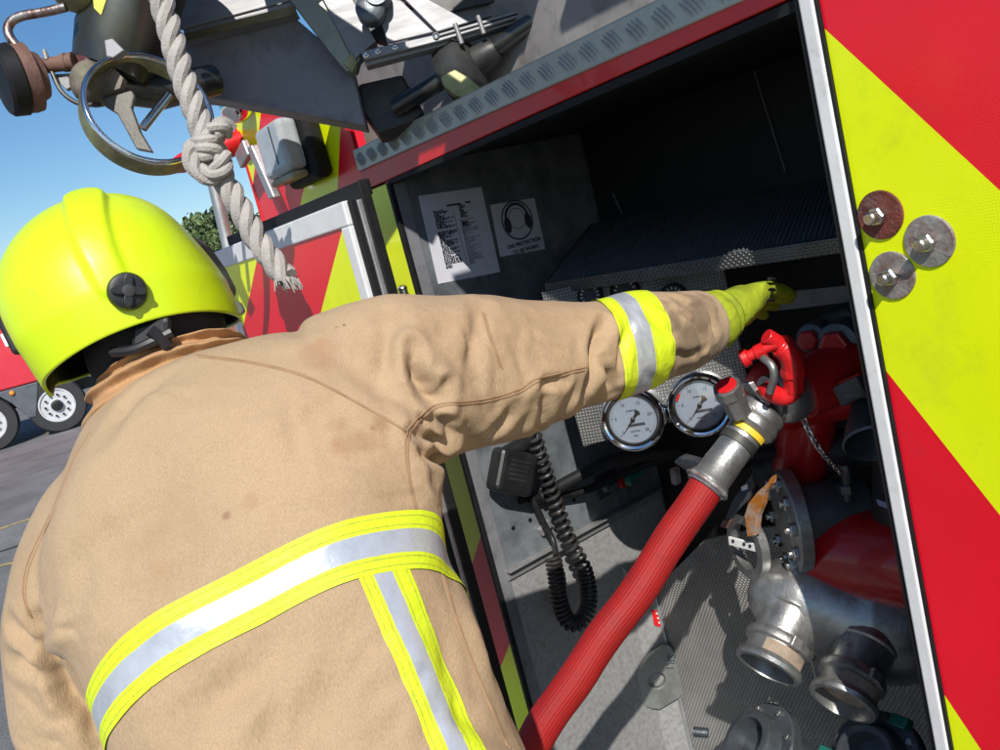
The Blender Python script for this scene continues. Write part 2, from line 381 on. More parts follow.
# ---- left rear corner panel in chevrons
A, B_, C_, D_ = PY(241, 112), PY(285, 290), PY(400, 300), PY(372, 100)
cp = [(-2.735, 1.35), (-2.051, 1.35), (-2.051, 1.786), (-2.021, 1.79), (-2.021, 2.1), (-2.735, 2.2)]
def q2(x, y): p = PY(x, y); return p[0], p[2]
cuts = [line2(q2(262, 118), q2(300, 215)), ]
V, Fc, MI = [], [], []
def cpoly(poly, mi, e=0.):
    v, f = prism([(s, -.003-e, z) for s, z in poly], (0, .012, 0)); o = len(V); V.extend(v); Fc.extend([tuple(i+o for i in q) for q in f]); MI.extend([mi]*len(f))
def seg(xy0, xy1): return line2(q2(*xy0), q2(*xy1))
def side(poly, l, sgn): return clip_poly(poly, *(l if sgn > 0 else neg(l)))
# stripe edges run from lower left to upper right in the photo's perspective
e1 = seg((252, 200), (262, 110)); e2 = seg((299, 215), (322, 110)); e3 = seg((338, 200), (342, 115)); 
def sidex(l, p): return l[0]*p[0]+l[1]*p[1]+l[2]
def region(poly, l, ref, keep):  # keep side containing ref if keep
    s = sidex(l, ref); s = 1 if s > 0 else -1
    return clip_poly(poly, *(tuple(t*s*(1 if keep else -1) for t in l)))
rl = q2(230, 180)
cpoly(region(cp, e1, rl, True), 1); mid = region(cp, e1, rl, False)
cpoly(region(mid, e2, rl, True), 0); mid = region(mid, e2, rl, False)
cpoly(region(mid, e3, rl, True), 1); cpoly(region(mid, e3, rl, False), 0)
mk('corner_panel', (V, Fc), [RED, YEL], eng, mi=MI)
mk('corner_edge', tube([(-2.742, .004, 1.3), (-2.742, .004, 2.2)], .012, 10), M_redb, eng, smooth=True)
mk('corner_side', abox((-2.75, .02, .0), (-2.73, 1.5, 2.2)), RED, eng)
mk('lower_panel', abox((-2.735, .012, -.05), (-2.051, .024, 1.349)), RED, eng)
mk('body_side', abox((-2.05, .012, -.1), (XJ-.012, .6, 1.79)), M_in, eng)
# red curved cover sticking out behind the hoop
cc = PX(188, 168, -2.80); ce = np.array([-2.742, .02, cc[2]+.03]); cd_ = (ce-cc)/2
mk('corner_cap', ell((cc+ce)/2+[0, 0, .02], cd_*1.7, nrm(np.cross(cd_, ZUP))*.05, (0, 0, .04), 28, 12), M_redb, eng, smooth=True)
# tail lamp
lp = PY(306, 150); lr, lu = np.array([1., 0, 0]), np.array([0, 0, 1.])
lamp = mk('tail_lamp', box(lp+[.04, -.03, 0], (.1, 0, 0), (0, .028, 0), (0, 0, .098)), M_rubber, eng, bevel=.02, seg=3)
M_lens = mat('clear ribbed lens', (.62, .66, .68), .12, 0, .1, 30, stain=(.4, .42, .4), stainamt=.3); M_lens.node_tree.nodes['Principled BSDF'].inputs['Transmission Weight'].default_value = .35
mk('lens', box(lp+[.024, -.085, .010], (.085, 0, 0), (0, .03, 0), (0, 0, .070)), M_lens, lamp, bevel=.018, seg=4)
mk('lens_rib', box(lp+[.052, -.1145, .018], (.0025, 0, 0), (0, .002, 0), (0, 0, .05)), M_darkm, lamp)
mk('amber_lens', box(lp+[.024, -.083, -.071], (.08, 0, 0), (0, .026, 0), (0, 0, .0105)), mat('dirty tinted lens', (.33, .31, .2), .2, 0, .3, 20), lamp, bevel=.012, seg=3)
# T hinge bracket
h0, h1 = PY(252, 146, -.06), PY(275, 198, -.06)
tt = nrm(h1-h0)
br = mk('hinge_bracket', join(box((h0+h1)/2, (.02, 0, 0), (0, .012, 0), (h1-h0)/2), box(PY(244, 154, -.06), (.045, 0, .012), (0, .010, 0), (-.006, 0, .024))), M_alu, eng, bevel=.004)
s_a, s_b = PX(206, 150, -2.79), PX(232, 262, -2.79); s_c = s_b-[0, 0, .75]
mk('stay_tube', join(tube([s_a, s_b, s_c], .02, 16), *[tube([p, np.array([-2.742, .03, p[2]])], .014, 12) for p in (s_a-[0, 0, .02], s_c+[0, 0, .03])]), M_alu, eng, smooth=True)
mk('mirror_dome', ell(PY(236, 106, -.05), (.05, 0, 0), (0, .05, 0), (0, 0, .05)), M_chrome, eng, smooth=True)

# ---- open locker door standing off the rear, chevron face in a silver frame
YD = -.35
def dz(x, y): p = PY(x, y, YD); return p[0], p[2]
TL, TR, BL = dz(216, 252), dz(346, 205), dz(243, 345)
dx0, dx1, dztop, dzbot = TL[0], TR[0], (TL[1]+TR[1])/2, .5
fw = .042
door = mk('locker_door', prism([(dx0, YD, dzbot), (dx1, YD, dzbot), (dx1, YD, dztop), (dx0, YD, dztop)], (0, .05, 0)), M_greyp, eng)
ins = [(dx0+fw, dzbot+fw), (dx1-fw*.72, dzbot+fw), (dx1-fw*.72, dztop-fw), (dx0+fw, dztop-fw)]
d1 = line2(dz(258, 262), dz(247, 315)); d2 = line2(dz(346, 222), dz(323, 310))
V, Fc, MI = [], [], []
def dpoly(poly, mi):
    v, f = prism([(s, YD-.004, z) for s, z in poly], (0, .0035, 0)); o = len(V); V.extend(v); Fc.extend([tuple(i+o for i in q) for q in f]); MI.extend([mi]*len(f))
lref = dz(225, 280)
dpoly(region(ins, d1, lref, True), 1); mid = region(ins, d1, lref, False); dpoly(region(mid, d2, lref, True), 0); dpoly(region(mid, d2, lref, False), 1)
mk('chevron_sheet', (V, Fc), [RED, YEL], door, mi=MI)
def fr(x0, x1, z0, z1, e=.009): return prism([(x0, YD-e, z0), (x1, YD-e, z0), (x1, YD-e, z1), (x0, YD-e, z1)], (0, e+.035, 0))
fb = join(fr(dx0-.004, dx1+.004, dztop-fw, dztop+.004), fr(dx0-.004, dx0+fw, dzbot, dztop-fw-.0005), fr(dx1-fw*.72, dx1+.004, dzbot, dztop-fw-.0005), fr(dx0+fw+.0005, dx1-fw*.72-.0005, dzbot, dzbot+fw))
mk('door_frame', fb, M_white, door, bevel=.003)
mk('door_gasket', join(prism([(dx0+.02, YD+.03, dztop+.004), (dx1+.024, YD+.03, dztop+.004), (dx1+.024, YD+.03, dztop+.034), (dx0+.02, YD+.03, dztop+.034)], (0, .02, 0)), prism([(dx1+.0045, YD+.0, dzbot), (dx1+.018, YD+.0, dzbot), (dx1+.018, YD+.0, dztop+.0035), (dx1+.0045, YD+.0, dztop+.0035)], (0, .03, 0)), prism([(dx1+.0255, YD+.02, dzbot), (dx1+.031, YD+.02, dzbot), (dx1+.031, YD+.02, dztop+.0345), (dx1+.0255, YD+.02, dztop+.034)], (0, .022, 0))), M_rubber, door, bevel=.006)
mk('door_edge', prism([(dx1+.0185, YD+.012, dzbot), (dx1+.025, YD+.012, dzbot), (dx1+.025, YD+.012, dztop), (dx1+.0185, YD+.012, dztop)], (0, .022, 0)), M_alu, door, bevel=.002)
kp = PY(360, 310, YD-.012); mk('door_knob', ell(kp, (.016, 0, 0), (0, .014, 0), (0, 0, .016)), M_castd, door, smooth=True)
for z_ in (1.62, 1.12): mk('hinge_arm', abox((dx1-.58, YD+.05, z_), (dx1-.54, .0, z_+.03)), M_alu, door, bevel=.004)
lk = PY(405, 297, -.03)
mk('door_latch', join(tube([lk+[0, 0, -.02], lk+[0, 0, .02]], .012, 14), ell(lk+[0, 0, .022], (.013, 0, 0), (0, .013, 0), (0, 0, .01), 14, 8), abox(lk+[-.02, -.008, -.045], lk+[.02, .02, -.018])), M_steel, eng, smooth=True)

# ---- ribbed shelf with an embossed lip
sa, sb, sc_, sd_ = PY(545, 284, .2), PY(870, 233, .2), PY(880, 170, .64), PY(594, 224, .64)
nr = 78; V, Fc = [], []
for i in range(nr*4+1):
    u = i/(nr*4); h = .004 if (i % 4) in (1, 2) else 0
    for j in range(2):
        t = j; p = (sa*(1-u)+sb*u)*(1-t)+(sd_*(1-u)+sc_*u)*t; V.append(p+[0, 0, h])
for i in range(nr*4): Fc.append((2*i, 2*i+2, 2*i+3, 2*i+1))
shelf = mk('shelf', (V, Fc), mat('ribbed mat', (.13, .14, .15), .4, 0, .2, 10), eng)
M_lip = dimple('embossed shelf metal', (.2, .2, .2), (1, 0, .0), (0, 0, 1), .013, .011, .4, .7, .0025)
mk('shelf_lip', prism([sa+[0, -.003, .002], sb+[0, -.003, .002], sb+[0, -.003, -.026], sa+[0, -.003, -.026]], (0, .014, 0)), M_lip, shelf, bevel=.002)
mk('shelf_tray', prism([sa+[0, .012, -.006], sb+[0, .012, -.006], sc_+[0, 0, -.006], sd_+[0, 0, -.006]], (0, 0, -.012)), M_greyp, shelf)
mk('shelf_flank', prism([sa+[-.004, .012, -.01], sd_+[-.004, 0, -.01], sd_+[-.004, 0, .008], sa+[-.004, .012, .008]], (.004, 0, 0)), M_in, shelf)
for xy in ((575, 268), (582, 258)): mk('shelf_screw', ell(PPL(*xy, sa, nrm(np.cross(sb-sa, sd_-sa))), (.005, 0, 0), (0, .005, 0), (0, 0, .003), 10, 6), M_steel, shelf, smooth=True)

# ---- gauge panel: embossed plate turned towards the operator
ga = rad(36); gr = np.array([math.cos(ga), math.sin(ga), 0]); gn = np.array([math.sin(ga), -math.cos(ga), 0]); gu = np.array([0, 0, 1.])
tilt = rad(6); gu2 = nrm(gu*math.cos(tilt)-gn*math.sin(tilt)); gn2 = nrm(np.cross(gr, gu2))
g0 = PY(635, 417, .22)
def G(x, y, e=0): return PPL(x, y, g0, gn2)+gn2*e
M_dim = dimple('embossed gauge plate', (.6, .6, .59), nrm(gr+gu2), nrm(gr-gu2), .0105, .0105, .36, .5, .005, dark=.7)
gp = mk('gauge_panel', prism([G(541, 292), G(722, 256), G(752, 400), G(583, 447)], -gn2*.09), M_dim, eng, bevel=.003)
def gauge(x, y, Rpx, idx):
    c = G(x, y); R = sz(Rpx, c)
    g = mk('pressure_gauge', lathe(c, gn2, [(0, R*1.02), (.012, R*1.02), (.016, R), (.03, R*.98), (.037, R*.93), (.039, R*.88), (.037, R*.82), (.030, R*.78), (.026, R*.76), (.0255, .001)], 64), M_chrome, gp, smooth=True, label='pressure gauge with %s' % ('red mark on its rim' if idx else 'plain chrome rim'))
    f = c+gn2*.027; r = R*.755
    # dial
    V, Fc = lathe(f, gn2, [(0, r), (.001, r), (.0012, .001)], 48); OFF[g] = OFF[gp]
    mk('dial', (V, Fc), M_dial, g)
    e = gn2*.0016; tk = []
    for k in range(41):
        an = rad(225-270*k/40); dvec = gr*math.cos(an)+gu2*math.sin(an); l = .11 if k % 8 == 0 else .05
        tk.append(box(f+e+dvec*r*(.9-l/2), dvec*r*l/2, gn2*.0002, np.cross(dvec, gn2)*r*(.010 if k % 8 == 0 else .006)))
    for k, s in enumerate(('0', '5', '10', '15', '20', '25')):
        an = rad(225-270*k/5); dvec = gr*math.cos(an)+gu2*math.sin(an)
        tk.append(text('t', s, r*.17, f+e+dvec*r*.68, gr, gu2, None, None))
    tk.append(text('t', 'pressure', r*.12, f+e+gu2*r*.36, gr, gu2, None, None)); tk.append(text('t', 'bar', r*.13, f+e-gu2*r*.66, gr, gu2, None, None))
    tk.append(box(f+e-gu2*r*.24+gr*r*.1, gr*r*.34, gn2*.0002, gu2*r*.055)); tk.append(text('t', 'liquid filled', r*.09, f+e-gu2*r*.48, gr, gu2, None, None))
    mk('dial_marks', join(*tk), M_ink, g); mk('dial_rim', lathe(f, gn2, [(.0015, r), (.006, r*1.0), (.006, r*.955), (.0015, r*.95)], 56, closed=True), M_darkm, g, smooth=True); mk('gauge_glass', lathe(f+gn2*.0075, gn2, [(0, r*.99), (.0008, r*.99), (.002, r*.6), (.0025, .001)], 40), M_glz, g, smooth=True)
    an = rad(228); dn = gr*math.cos(an)+gu2*math.sin(an); sn = np.cross(dn, gn2)
    nd = prism([f+gn2*.004+dn*r*.78, f+gn2*.004+dn*r*.1+sn*r*.03, f+gn2*.004-dn*r*.22+sn*r*.05, f+gn2*.004-dn*r*.36+sn*r*.13, f+gn2*.004-dn*r*.42, f+gn2*.004-dn*r*.36-sn*r*.13, f+gn2*.004-dn*r*.22-sn*r*.05, f+gn2*.004+dn*r*.1-sn*r*.03], gn2*.001)
    mk('needle', join(nd, lathe(f+gn2*.003, gn2, [(0, r*.09), (.004, r*.09), (.005, r*.05)], 16)), M_plast, g)
    if idx:
        an = rad(150); dvec = gr*math.cos(an)+gu2*math.sin(an); mk('red_pointer', box(f+gn2*.003+dvec*r*.9, np.cross(dvec, gn2)*r*.16, gn2*.001, dvec*r*.05), M_redb, g)
gauge(635, 417, 33, 0); gauge(701, 403, 33, 1)
for (x, y, R) in ((591, 295, 13), (626, 291, 15), (674, 297, 14)):
    c = G(x, y); r = sz(R, c)
    sg = mk('panel_dial', lathe(c, gn2, [(0, r), (.014, r), (.017, r*.9), (.014, r*.8), (.0135, .001)], 32), M_plast, gp, smooth=True)
    OFF[sg] = OFF[gp]
    mk('dial_marks', join(*[box(c+gn2*.0145+(gr*math.cos(t)+gu2*math.sin(t))*r*.65, (gr*math.cos(t)+gu2*math.sin(t))*r*.09, gn2*.0003, (gu2*math.cos(t)-gr*math.sin(t))*r*.035) for t in np.linspace(-.6, 3.7, 11)]), M_label, sg)
p = G(588, 398, .002); mk('panel_label', box(p, gr*.014, gn2*.001, gu2*.007), M_label, gp)

# ---------------------------------------------------------------- pump bay: plates, pipes, valves, outlets
YP = .5
pA = np.array([XJ+.003, .43, 0]); pB = PY(655, 590, YP); pB[2] = 0
ar = nrm(pB-pA); an_ = np.array([ar[1], -ar[0], 0]); an_ = an_ if an_[1] < 0 else -an_
def AN(x, y, e=0.): return PPL(x, y, pA, an_)+an_*e
M_dimb = dimple('embossed floor plate', (.58, .57, .54), (1, 0, .25), (-.25, 0, 1), .0135, .0135, .5, .3, .005, dark=.6)
mk('dimple_plate', prism([(pB[0]-.008, YP, -.2), *[PY(x, y, YP) for x, y in ((655, 590), (704, 540), (760, 528), (850, 520))], (-.8, YP, -.2)], (0, .01, 0)), M_dimb, eng)
mk('angled_plate', prism([pA+[0, 0, -.2], pB+[0, 0, -.2], pB+[0, 0, AN(655, 588)[2]], (pA+pB)/2+[0, 0, AN(645, 582)[2]], pA+[0, 0, PX(620, 566, XJ)[2]]], -an_*.01), M_wallw, eng, bevel=.002)
mk('corner_bead', tube([pB+[0, -.004, -.2], pB+[0, -.004, AN(655, 590)[2]]], .006, 10), M_alu, eng, smooth=True)
def holed(outer, c, r, e, n=48):
    c = np.array(c); e = np.array(e, float); nn = nrm(e); u, w = frame_of(nn); A = []
    pts = [(np.dot(p-c, u), np.dot(p-c, w)) for p in outer]
    for k in range(n):
        a = 2*math.pi*k/n; d = np.array([math.cos(a), math.sin(a)]); best = None
        for i in range(len(pts)):
            p, q = np.array(pts[i]), np.array(pts[(i+1) % len(pts)]); ed = q-p
            den = d[0]*ed[1]-d[1]*ed[0]
            if abs(den) < 1e-12: continue
            t = (p[0]*ed[1]-p[1]*ed[0])/den; s = (p[0]*d[1]-p[1]*d[0])/den
            if t > 0 and -1e-6 <= s <= 1+1e-6: best = t if best is None else max(best, t)
        A.append(c+(u*d[0]+w*d[1])*(best or r*1.5))
    In = [c+(u*math.cos(2*math.pi*k/n)+w*math.sin(2*math.pi*k/n))*r for k in range(n)]
    V = A+In+[p+e for p in A]+[p+e for p in In]; Fc = []
    for k in range(n):
        j = (k+1) % n
        Fc += [(k, n+k, n+j, j), (2*n+k, 2*n+j, 3*n+j, 3*n+k), (k, j, 2*n+j, 2*n+k), (n+k, 3*n+k, 3*n+j, n+j)]
    return V, Fc
op = [AN(x, y, .002) for x, y in ((631, 692), (631, 680), (636, 667), (648, 652), (662, 642), (668, 641), (671, 646), (682, 689), (678, 694), (658, 706), (648, 705), (637, 700))]
te = mk('towing_eye', holed(op, AN(655, 677, .002), .026, an_*.02), M_castd if False else mat('worn eye plate', (.27, .28, .26), .5, .6, .2, 20, bump=.2, stain=(.15, .15, .13), stainamt=.5), eng, bevel=.003)
mk('stamped_mark', text('t', 'SR1', .034, AN(668, 659, .0225), -np.cross(an_, ZUP)*-.35+np.array([0, 0, -1.]), np.cross(an_, ZUP)*-1, None, None), M_ink, te)
lab = [AN(x, y, .001) for x, y in ((651, 609), (667, 613), (670, 630), (654, 625))]
rl_ = mk('red_label', prism(lab, an_*.0012), M_redb, eng)
for k in range(3): mk('label_line', box(AN(660+k*1.2, 614+k*4.6, .0028), nrm(lab[1]-lab[0])*.014, an_*.0002, ZUP*.0025), M_label, rl_)

def P3(x, y, Y=.3): return PY(x, y, Y)
# red manifold and its plugs
r1 = sz(42, P3(830, 380, .45))
mk('red_manifold', join(tube([P3(775, 395, .42), P3(850, 372, .46), P3(990, 330, .46)], [r1*.9, r1*1.1, r1*1.1], 28), ell(P3(785, 392, .42), (r1, 0, 0), (0, r1*.98, 0), (0, 0, r1*.98), 28, 14), tube([P3(800, 470, .46), P3(815, 380, .45)], r1*.7, 24)), M_redp, eng, smooth=True)
for (x, y, R) in ((838, 343, 21), (812, 338, 15)):
    c = P3(x, y, .34); r = sz(R, c)
    pl = mk('plug', lathe(c, (.25, -1, .05), [(-.14, r), (0, r), (.008, r*.98), (.01, r*.85)], 28), M_castd, eng, smooth=True)
    mk('hex_plug', hexbolt(c+np.array([.25, -1, .05])*.008, (.25, -1, .05), r*.72, .022), M_redp, pl, bevel=.002)
# small bright red drain cock
c0 = P3(785, 352, .16)
cock = mk('drain_cock', join(hexbolt(P3(789, 352, .18), P3(772, 338, .12)-P3(789, 352, .18), sz(13, c0), .04), tube(catmull([P3(766, 336, .13), P3(780, 345, .15), P3(791, 358, .16), P3(794, 374, .165)], 5), [sz(8, c0)]*6+[sz(11, c0)]*10, 20), lathe(P3(793, 366, .165), P3(795, 394, .17)-P3(793, 366, .165), [(0, sz(12, c0)), (.008, sz(13, c0)), (.018, sz(13, c0)), (.02, sz(11, c0)), (.05, sz(10.5, c0))], 8)), M_redb, eng, smooth=True, bevel=.0015, ang=28)
mk('cock_elbow', tube(catmull([P3(794, 390, .17), P3(784, 397, .16), P3(770, 392, .14), P3(765, 385, .135)], 5), sz(9.5, c0), 18), M_redb, cock, smooth=True)
mk('cock_knob', join(tube([P3(776, 344, .14), P3(752, 354, .115)], sz(5.5, c0), 14), lathe(P3(765, 349, .128), P3(745, 358, .105)-P3(772, 346, .132), [(0, sz(8, c0)), (.018, sz(7.5, c0)), (.02, sz(5.5, c0)), (.03, sz(6, c0)), (.032, sz(9, c0)), (.042, sz(10, c0)), (.045, sz(8.5, c0)), (.043, .001)], 20)), M_redb, cock, smooth=True, ang=30)
mk('cock_lever', tube(catmull([P3(763, 358, .11), P3(772, 366, .105), P3(774, 378, .105), P3(770, 392, .11)], 5), sz(4, c0), 12), M_cast, cock, smooth=True)
# outlet valve body behind the coupling
hb = PY(764, 408, .17); ha = D(706, 486, depth_of(hb)*.985); hx = nrm(hb-ha)
rb = sz(26, hb)
vb = mk('outlet_valve', join(ell(hb+hx*.02+np.array([.02, .03, 0]), (rb, 0, 0), (0, rb, 0), (0, 0, rb*1.1), 28, 16), tube([hb+hx*.02, hb+hx*.02+np.array([.03, .07, .0])], [rb*.95, rb*.95], 28)), M_cast, eng, smooth=True)
mk('valve_neck', tube([hb+hx*.02+np.array([.025, .06, .0]), hb+hx*.02+np.array([.1, .24, .02])], [rb*1.15, rb*1.3], 30), M_redp, vb, smooth=True)
lg = nrm(D(723, 382, depth_of(hb)-.06)-D(739, 412, depth_of(hb)-.02))
lo_ = D(740, 412, depth_of(hb)-.035)
lug = mk('release_lug', join(lathe(lo_, lg, [(0, sz(13, hb)), (.045, sz(13, hb)), (.048, sz(15, hb)), (.07, sz(14, hb))], 8), prism([D(748, 383, depth_of(hb)-.04), D(754, 381, depth_of(hb)-.04), D(772, 404, depth_of(hb)-.04), D(766, 408, depth_of(hb)-.04)], FWD*.05)), M_cast, vb, bevel=.003)
mk('lug_cap', lathe(lo_+lg*.0705, lg, [(0, sz(10.5, hb)), (.002, sz(10, hb))], 20), M_redb, lug)
# lower flange group
fc = P3(786, 522, .34); fx = nrm([-.64, -.765, .06]); R = sz(52, fc)
fl = mk('suction_flange', lathe(fc, fx, [(-.16, R*.62), (-.03, R*.62), (-.028, R), (0, R), (.003, R*.97), (.003, R*.6), (.008, R*.58), (.012, .001)], 56), M_cast, eng, smooth=True, bevel=.002)
u_, w_ = frame_of(fx)
for k in range(10):
    t = 2*math.pi*(k+.3)/10; p = fc+(u_*math.cos(t)+w_*math.sin(t))*R*.8+fx*.003
    mk('flange_bolt', hexbolt(p, fx, sz(7, fc), .012, .008), M_steel, fl, bevel=.001)
mk('pump_neck', tube([fc-fx*.02, fc-fx*.17], R*.66, 36), M_castd, eng, smooth=True)
c2 = P3(752, 545, .3); R2 = sz(33, c2)
cr = mk('curved_bracket', lathe(c2, nrm([-.35, -.9, .1]), [(0, R2), (.02, R2), (.02, R2*.72), (0, R2*.72)], 40, closed=True), M_cast, eng, smooth=True)
mk('bracket_plate', prism([P3(x, y, .27) for x, y in ((728, 537), (762, 546), (763, 554), (729, 545))], (0, .006, 0)), M_label, cr, bevel=.001)
for x, y in ((733, 541), (757, 549), (744, 544), (750, 546)): mk('screw', ell(P3(x, y, .268), (.004, 0, 0), (0, .002, 0), (0, 0, .004), 10, 6), M_plast, cr)
rb_ = [P3(x, y, .25) for x, y in ((744, 516), (748, 503), (757, 492), (766, 484), (772, 476), (771, 484), (764, 494), (762, 505), (757, 517), (755, 536), (747, 537))]
mk('rusty_catch', prism(rb_, (0.004, .014, 0)), mat('orange rusted catch', (.5, .46, .42), .6, .3, .3, 30, bump=.4, stain=(.45, .16, .02), stainamt=1, stains=30), eng, bevel=.002)
lv = [P3(x, y, .24) for x, y in ((752, 474), (753, 484), (748, 500), (736, 512), (727, 524), (725, 518), (731, 503), (741, 488))]
ll = mk('catch_lever', prism(lv, (0, .014, 0)), M_castd, eng, bevel=.003)
mk('lever_label', prism([P3(x, y, .2385) for x, y in ((741, 487), (747, 484), (748, 489), (742, 491))], (0, .001, 0)), M_label, ll)
mk('lever_tip', prism([P3(x, y, .235) for x, y in ((722, 520), (730, 521), (727, 529), (719, 527))], (0, .02, 0)), M_brown, ll, bevel=.003)
# red pump casing
pc = P3(868, 548, .42); rc = sz(52, pc)
rc = sz(47, P3(850, 548, .4)); cx0 = P3(818, 546, .40); cax = nrm([1, .12, -.04])
mk('pump_casing', join(lathe(cx0, cax, [(-.004, rc*.8), (0, rc*.92), (.012, rc*.985), (.03, rc), (.34, rc)], 48)), M_redp, eng, smooth=True, bevel=.004, ang=35)
mk('vent_bolt', join(tube([P3(846, 468, .38), P3(848, 500, .38)], sz(5, pc), 12), hexbolt(P3(847, 492, .38), (0, 0, 1), sz(9, pc), .02), hexbolt(P3(845, 470, .38), (0, 0, 1), sz(7, pc), .014)), M_castd, eng, bevel=.001)
mk('casing_label', prism([P3(x, y, .36) for x, y in ((876, 499), (898, 507), (900, 514), (878, 505))], (0, .002, 0)), mat('blue label', (.25, .3, .5), .5), eng)
# twin delivery elbow: one body, two outlets turned down
eb = [(930, 585, 50, .55), (893, 616, 66, .46), (850, 612, 62, .40), (818, 603, 52, .355), (797, 600, 46, .325), (779, 599, 39, .305), (763, 600, 27, .292), (755, 601, 9, .287)]
ebp = catmull([P3(x, y, Y) for x, y, R, Y in eb], 6); ebr = np.interp(np.linspace(0, len(eb)-1, len(ebp)), range(len(eb)), [sz(R, P3(x, y, Y)) for x, y, R, Y in eb])
twin = mk('delivery_elbow', tube(ebp, list(ebr), 44), M_cast, eng, smooth=True, ang=70)
def outlet(b, t, Yb, Yt, R, nm, m, L=.145):
    bp, tp = P3(*b, Yb), P3(*t, Yt); ax = nrm(tp-bp); r = sz(R, tp); o = mk('delivery_outlet', lathe(tp-ax*L, ax, [(-.05, r*1.0), (.0, r*1.05), (.004, r*1.11), (.010, r*1.11), (.014, r*1.04), (.05, r*.95), (.07, r*.93), (.074, r*1.08), (.082, r*1.12), (.092, r*1.1), (.096, r*.96), (L-.02, r*.96), (L-.018, r*1.08), (L-.008, r*1.13), (L, r*1.08), (L+.001, r*.93), (L-.03, r*.86), (L-.04, .001)], 52), m, eng, smooth=True, ang=32, label=nm)
    u, w = frame_of(ax)
    for q in (.5, .5+math.pi):
        d = u*math.cos(q)+w*math.sin(q); mk('cap_lug', box(tp-ax*(L-.085)+d*r*1.13, ax*.012, d*r*.14, np.cross(ax, d)*r*.2), m, o, bevel=.003)
    mk('outlet_blank', lathe(tp-ax*.03, ax, [(0, r*.84), (.004, r*.82)], 32), M_sand, o)
    # claw window: a lit blank seen through the bayonet gap on the near side
    v = -FWD+np.dot(FWD, ax)*ax; v = nrm(v); vv = np.cross(ax, v)
    mk('bayonet_gap', join(*[box(tp-ax*(L-.112)+(v*math.cos(a)+vv*math.sin(a))*r*.962, ax*.013, (v*math.cos(a)+vv*math.sin(a))*.002, (vv*math.cos(a)-v*math.sin(a))*r*.1) for a in np.arange(-.75, .8, .15)]), M_sand, o)
    return o
M_sand = mat('sandy blank', (.30, .23, .17), .7, 0, .35, 30)
outlet((798, 600), (767, 669), .31, .165, 30, 'bright cast outlet in the sun', M_cast); outlet((872, 626), (842, 704), .37, .20, 30, 'second cast outlet, in the shade of the post', M_cast)
mk('bleed_screw', join(hexbolt(P3(812, 655, .28), (-.3, -.9, .1), sz(6, pc), .012), tube([P3(811, 656, .262), P3(817, 684, .262)], .0016, 6)), M_steel, eng)
# low flanges at the bottom of the bay
def lowflange(x, y, Y, Rpx, ax, grn):
    c = P3(x, y, Y); r = sz(Rpx, c); ax = nrm(ax); u, w = frame_of(ax)
    e = mk('lower_outlet', lathe(c, ax, [(-.12, r*.7), (-.02, r*.72), (-.018, r), (.004, r), (.008, r*.96), (.008, r*.72), (.04, r*.66), (.045, r*.6), (.045, r*.48), (.0, r*.45), (0, .001)], 52), M_castd, eng, smooth=True)
    for k in range(8):
        t = 2*math.pi*k/8; mk('flange_bolt', hexbolt(c+(u*math.cos(t)+w*math.sin(t))*r*.85+ax*.008, ax, r*.075, .008), M_steel, e)
    if grn:
        for t in grn: mk('green_catch', box(c+(u*math.cos(t)+w*math.sin(t))*r*.96+ax*.014, u*.018, w*.012, ax*.014), M_green, e, bevel=.003)
    return e
lowflange(758, 748, .22, 47, (-.25, -.55, .8), None); lowflange(876, 762, .22, 50, (-.05, -.7, .7), (1.2, 3.4))
c = P3(708, 733, .25); mk('outlet_spigot', tube([c, c+[-.03, -.02, .005]], sz(5, c), 14), M_castd, eng, smooth=True)
# bell shaped adapter and its lugs at the right
bc = P3(876, 440, .27); bx = nrm(P3(873, 444, .22)-P3(862, 388, .30)); rbm = sz(31, bc)
bell = mk('bell_adapter', lathe(bc, bx, [(-.14, rbm*.45), (-.1, rbm*.5), (-.07, rbm*.62), (-.03, rbm*.85), (0, rbm), (.006, rbm*1.05), (.01, rbm), (.004, rbm*.92), (-.03, rbm*.75), (-.08, rbm*.4), (-.08, .001)], 44), M_castd, eng, smooth=True, ang=60)
mk('adapter_lug', join(box(P3(856, 388, .27), (.028, 0, .012), (0, .025, 0), (.0, -.01, .022)), box(P3(874, 392, .27), (.045, .02, .0), (0, .008, 0), (0, 0, .008))), M_castd, bell, bevel=.005)
mk('lug_cap', box(P3(853, 377, .256), (.022, 0, .009), (0, .016, 0), (.0, -.002, .003)), M_redp, bell, bevel=.002)
mk('dark_pipe', join(tube([P3(880, 300, .5), P3(848, 318, .42), P3(830, 322, .42)], .03, 18), tube([P3(760, 470, .45), P3(820, 455, .5), P3(900, 440, .5)], .05, 20), tube([P3(905, 450, .42), P3(898, 640, .48)], .06, 20)), M_darkm, eng, smooth=True)
mk('grey_rail', prism([P3(776, 293, .45), P3(900, 280, .45), P3(900, 296, .45), P3(776, 311, .45)], (0, .01, 0)), M_greyp, eng)
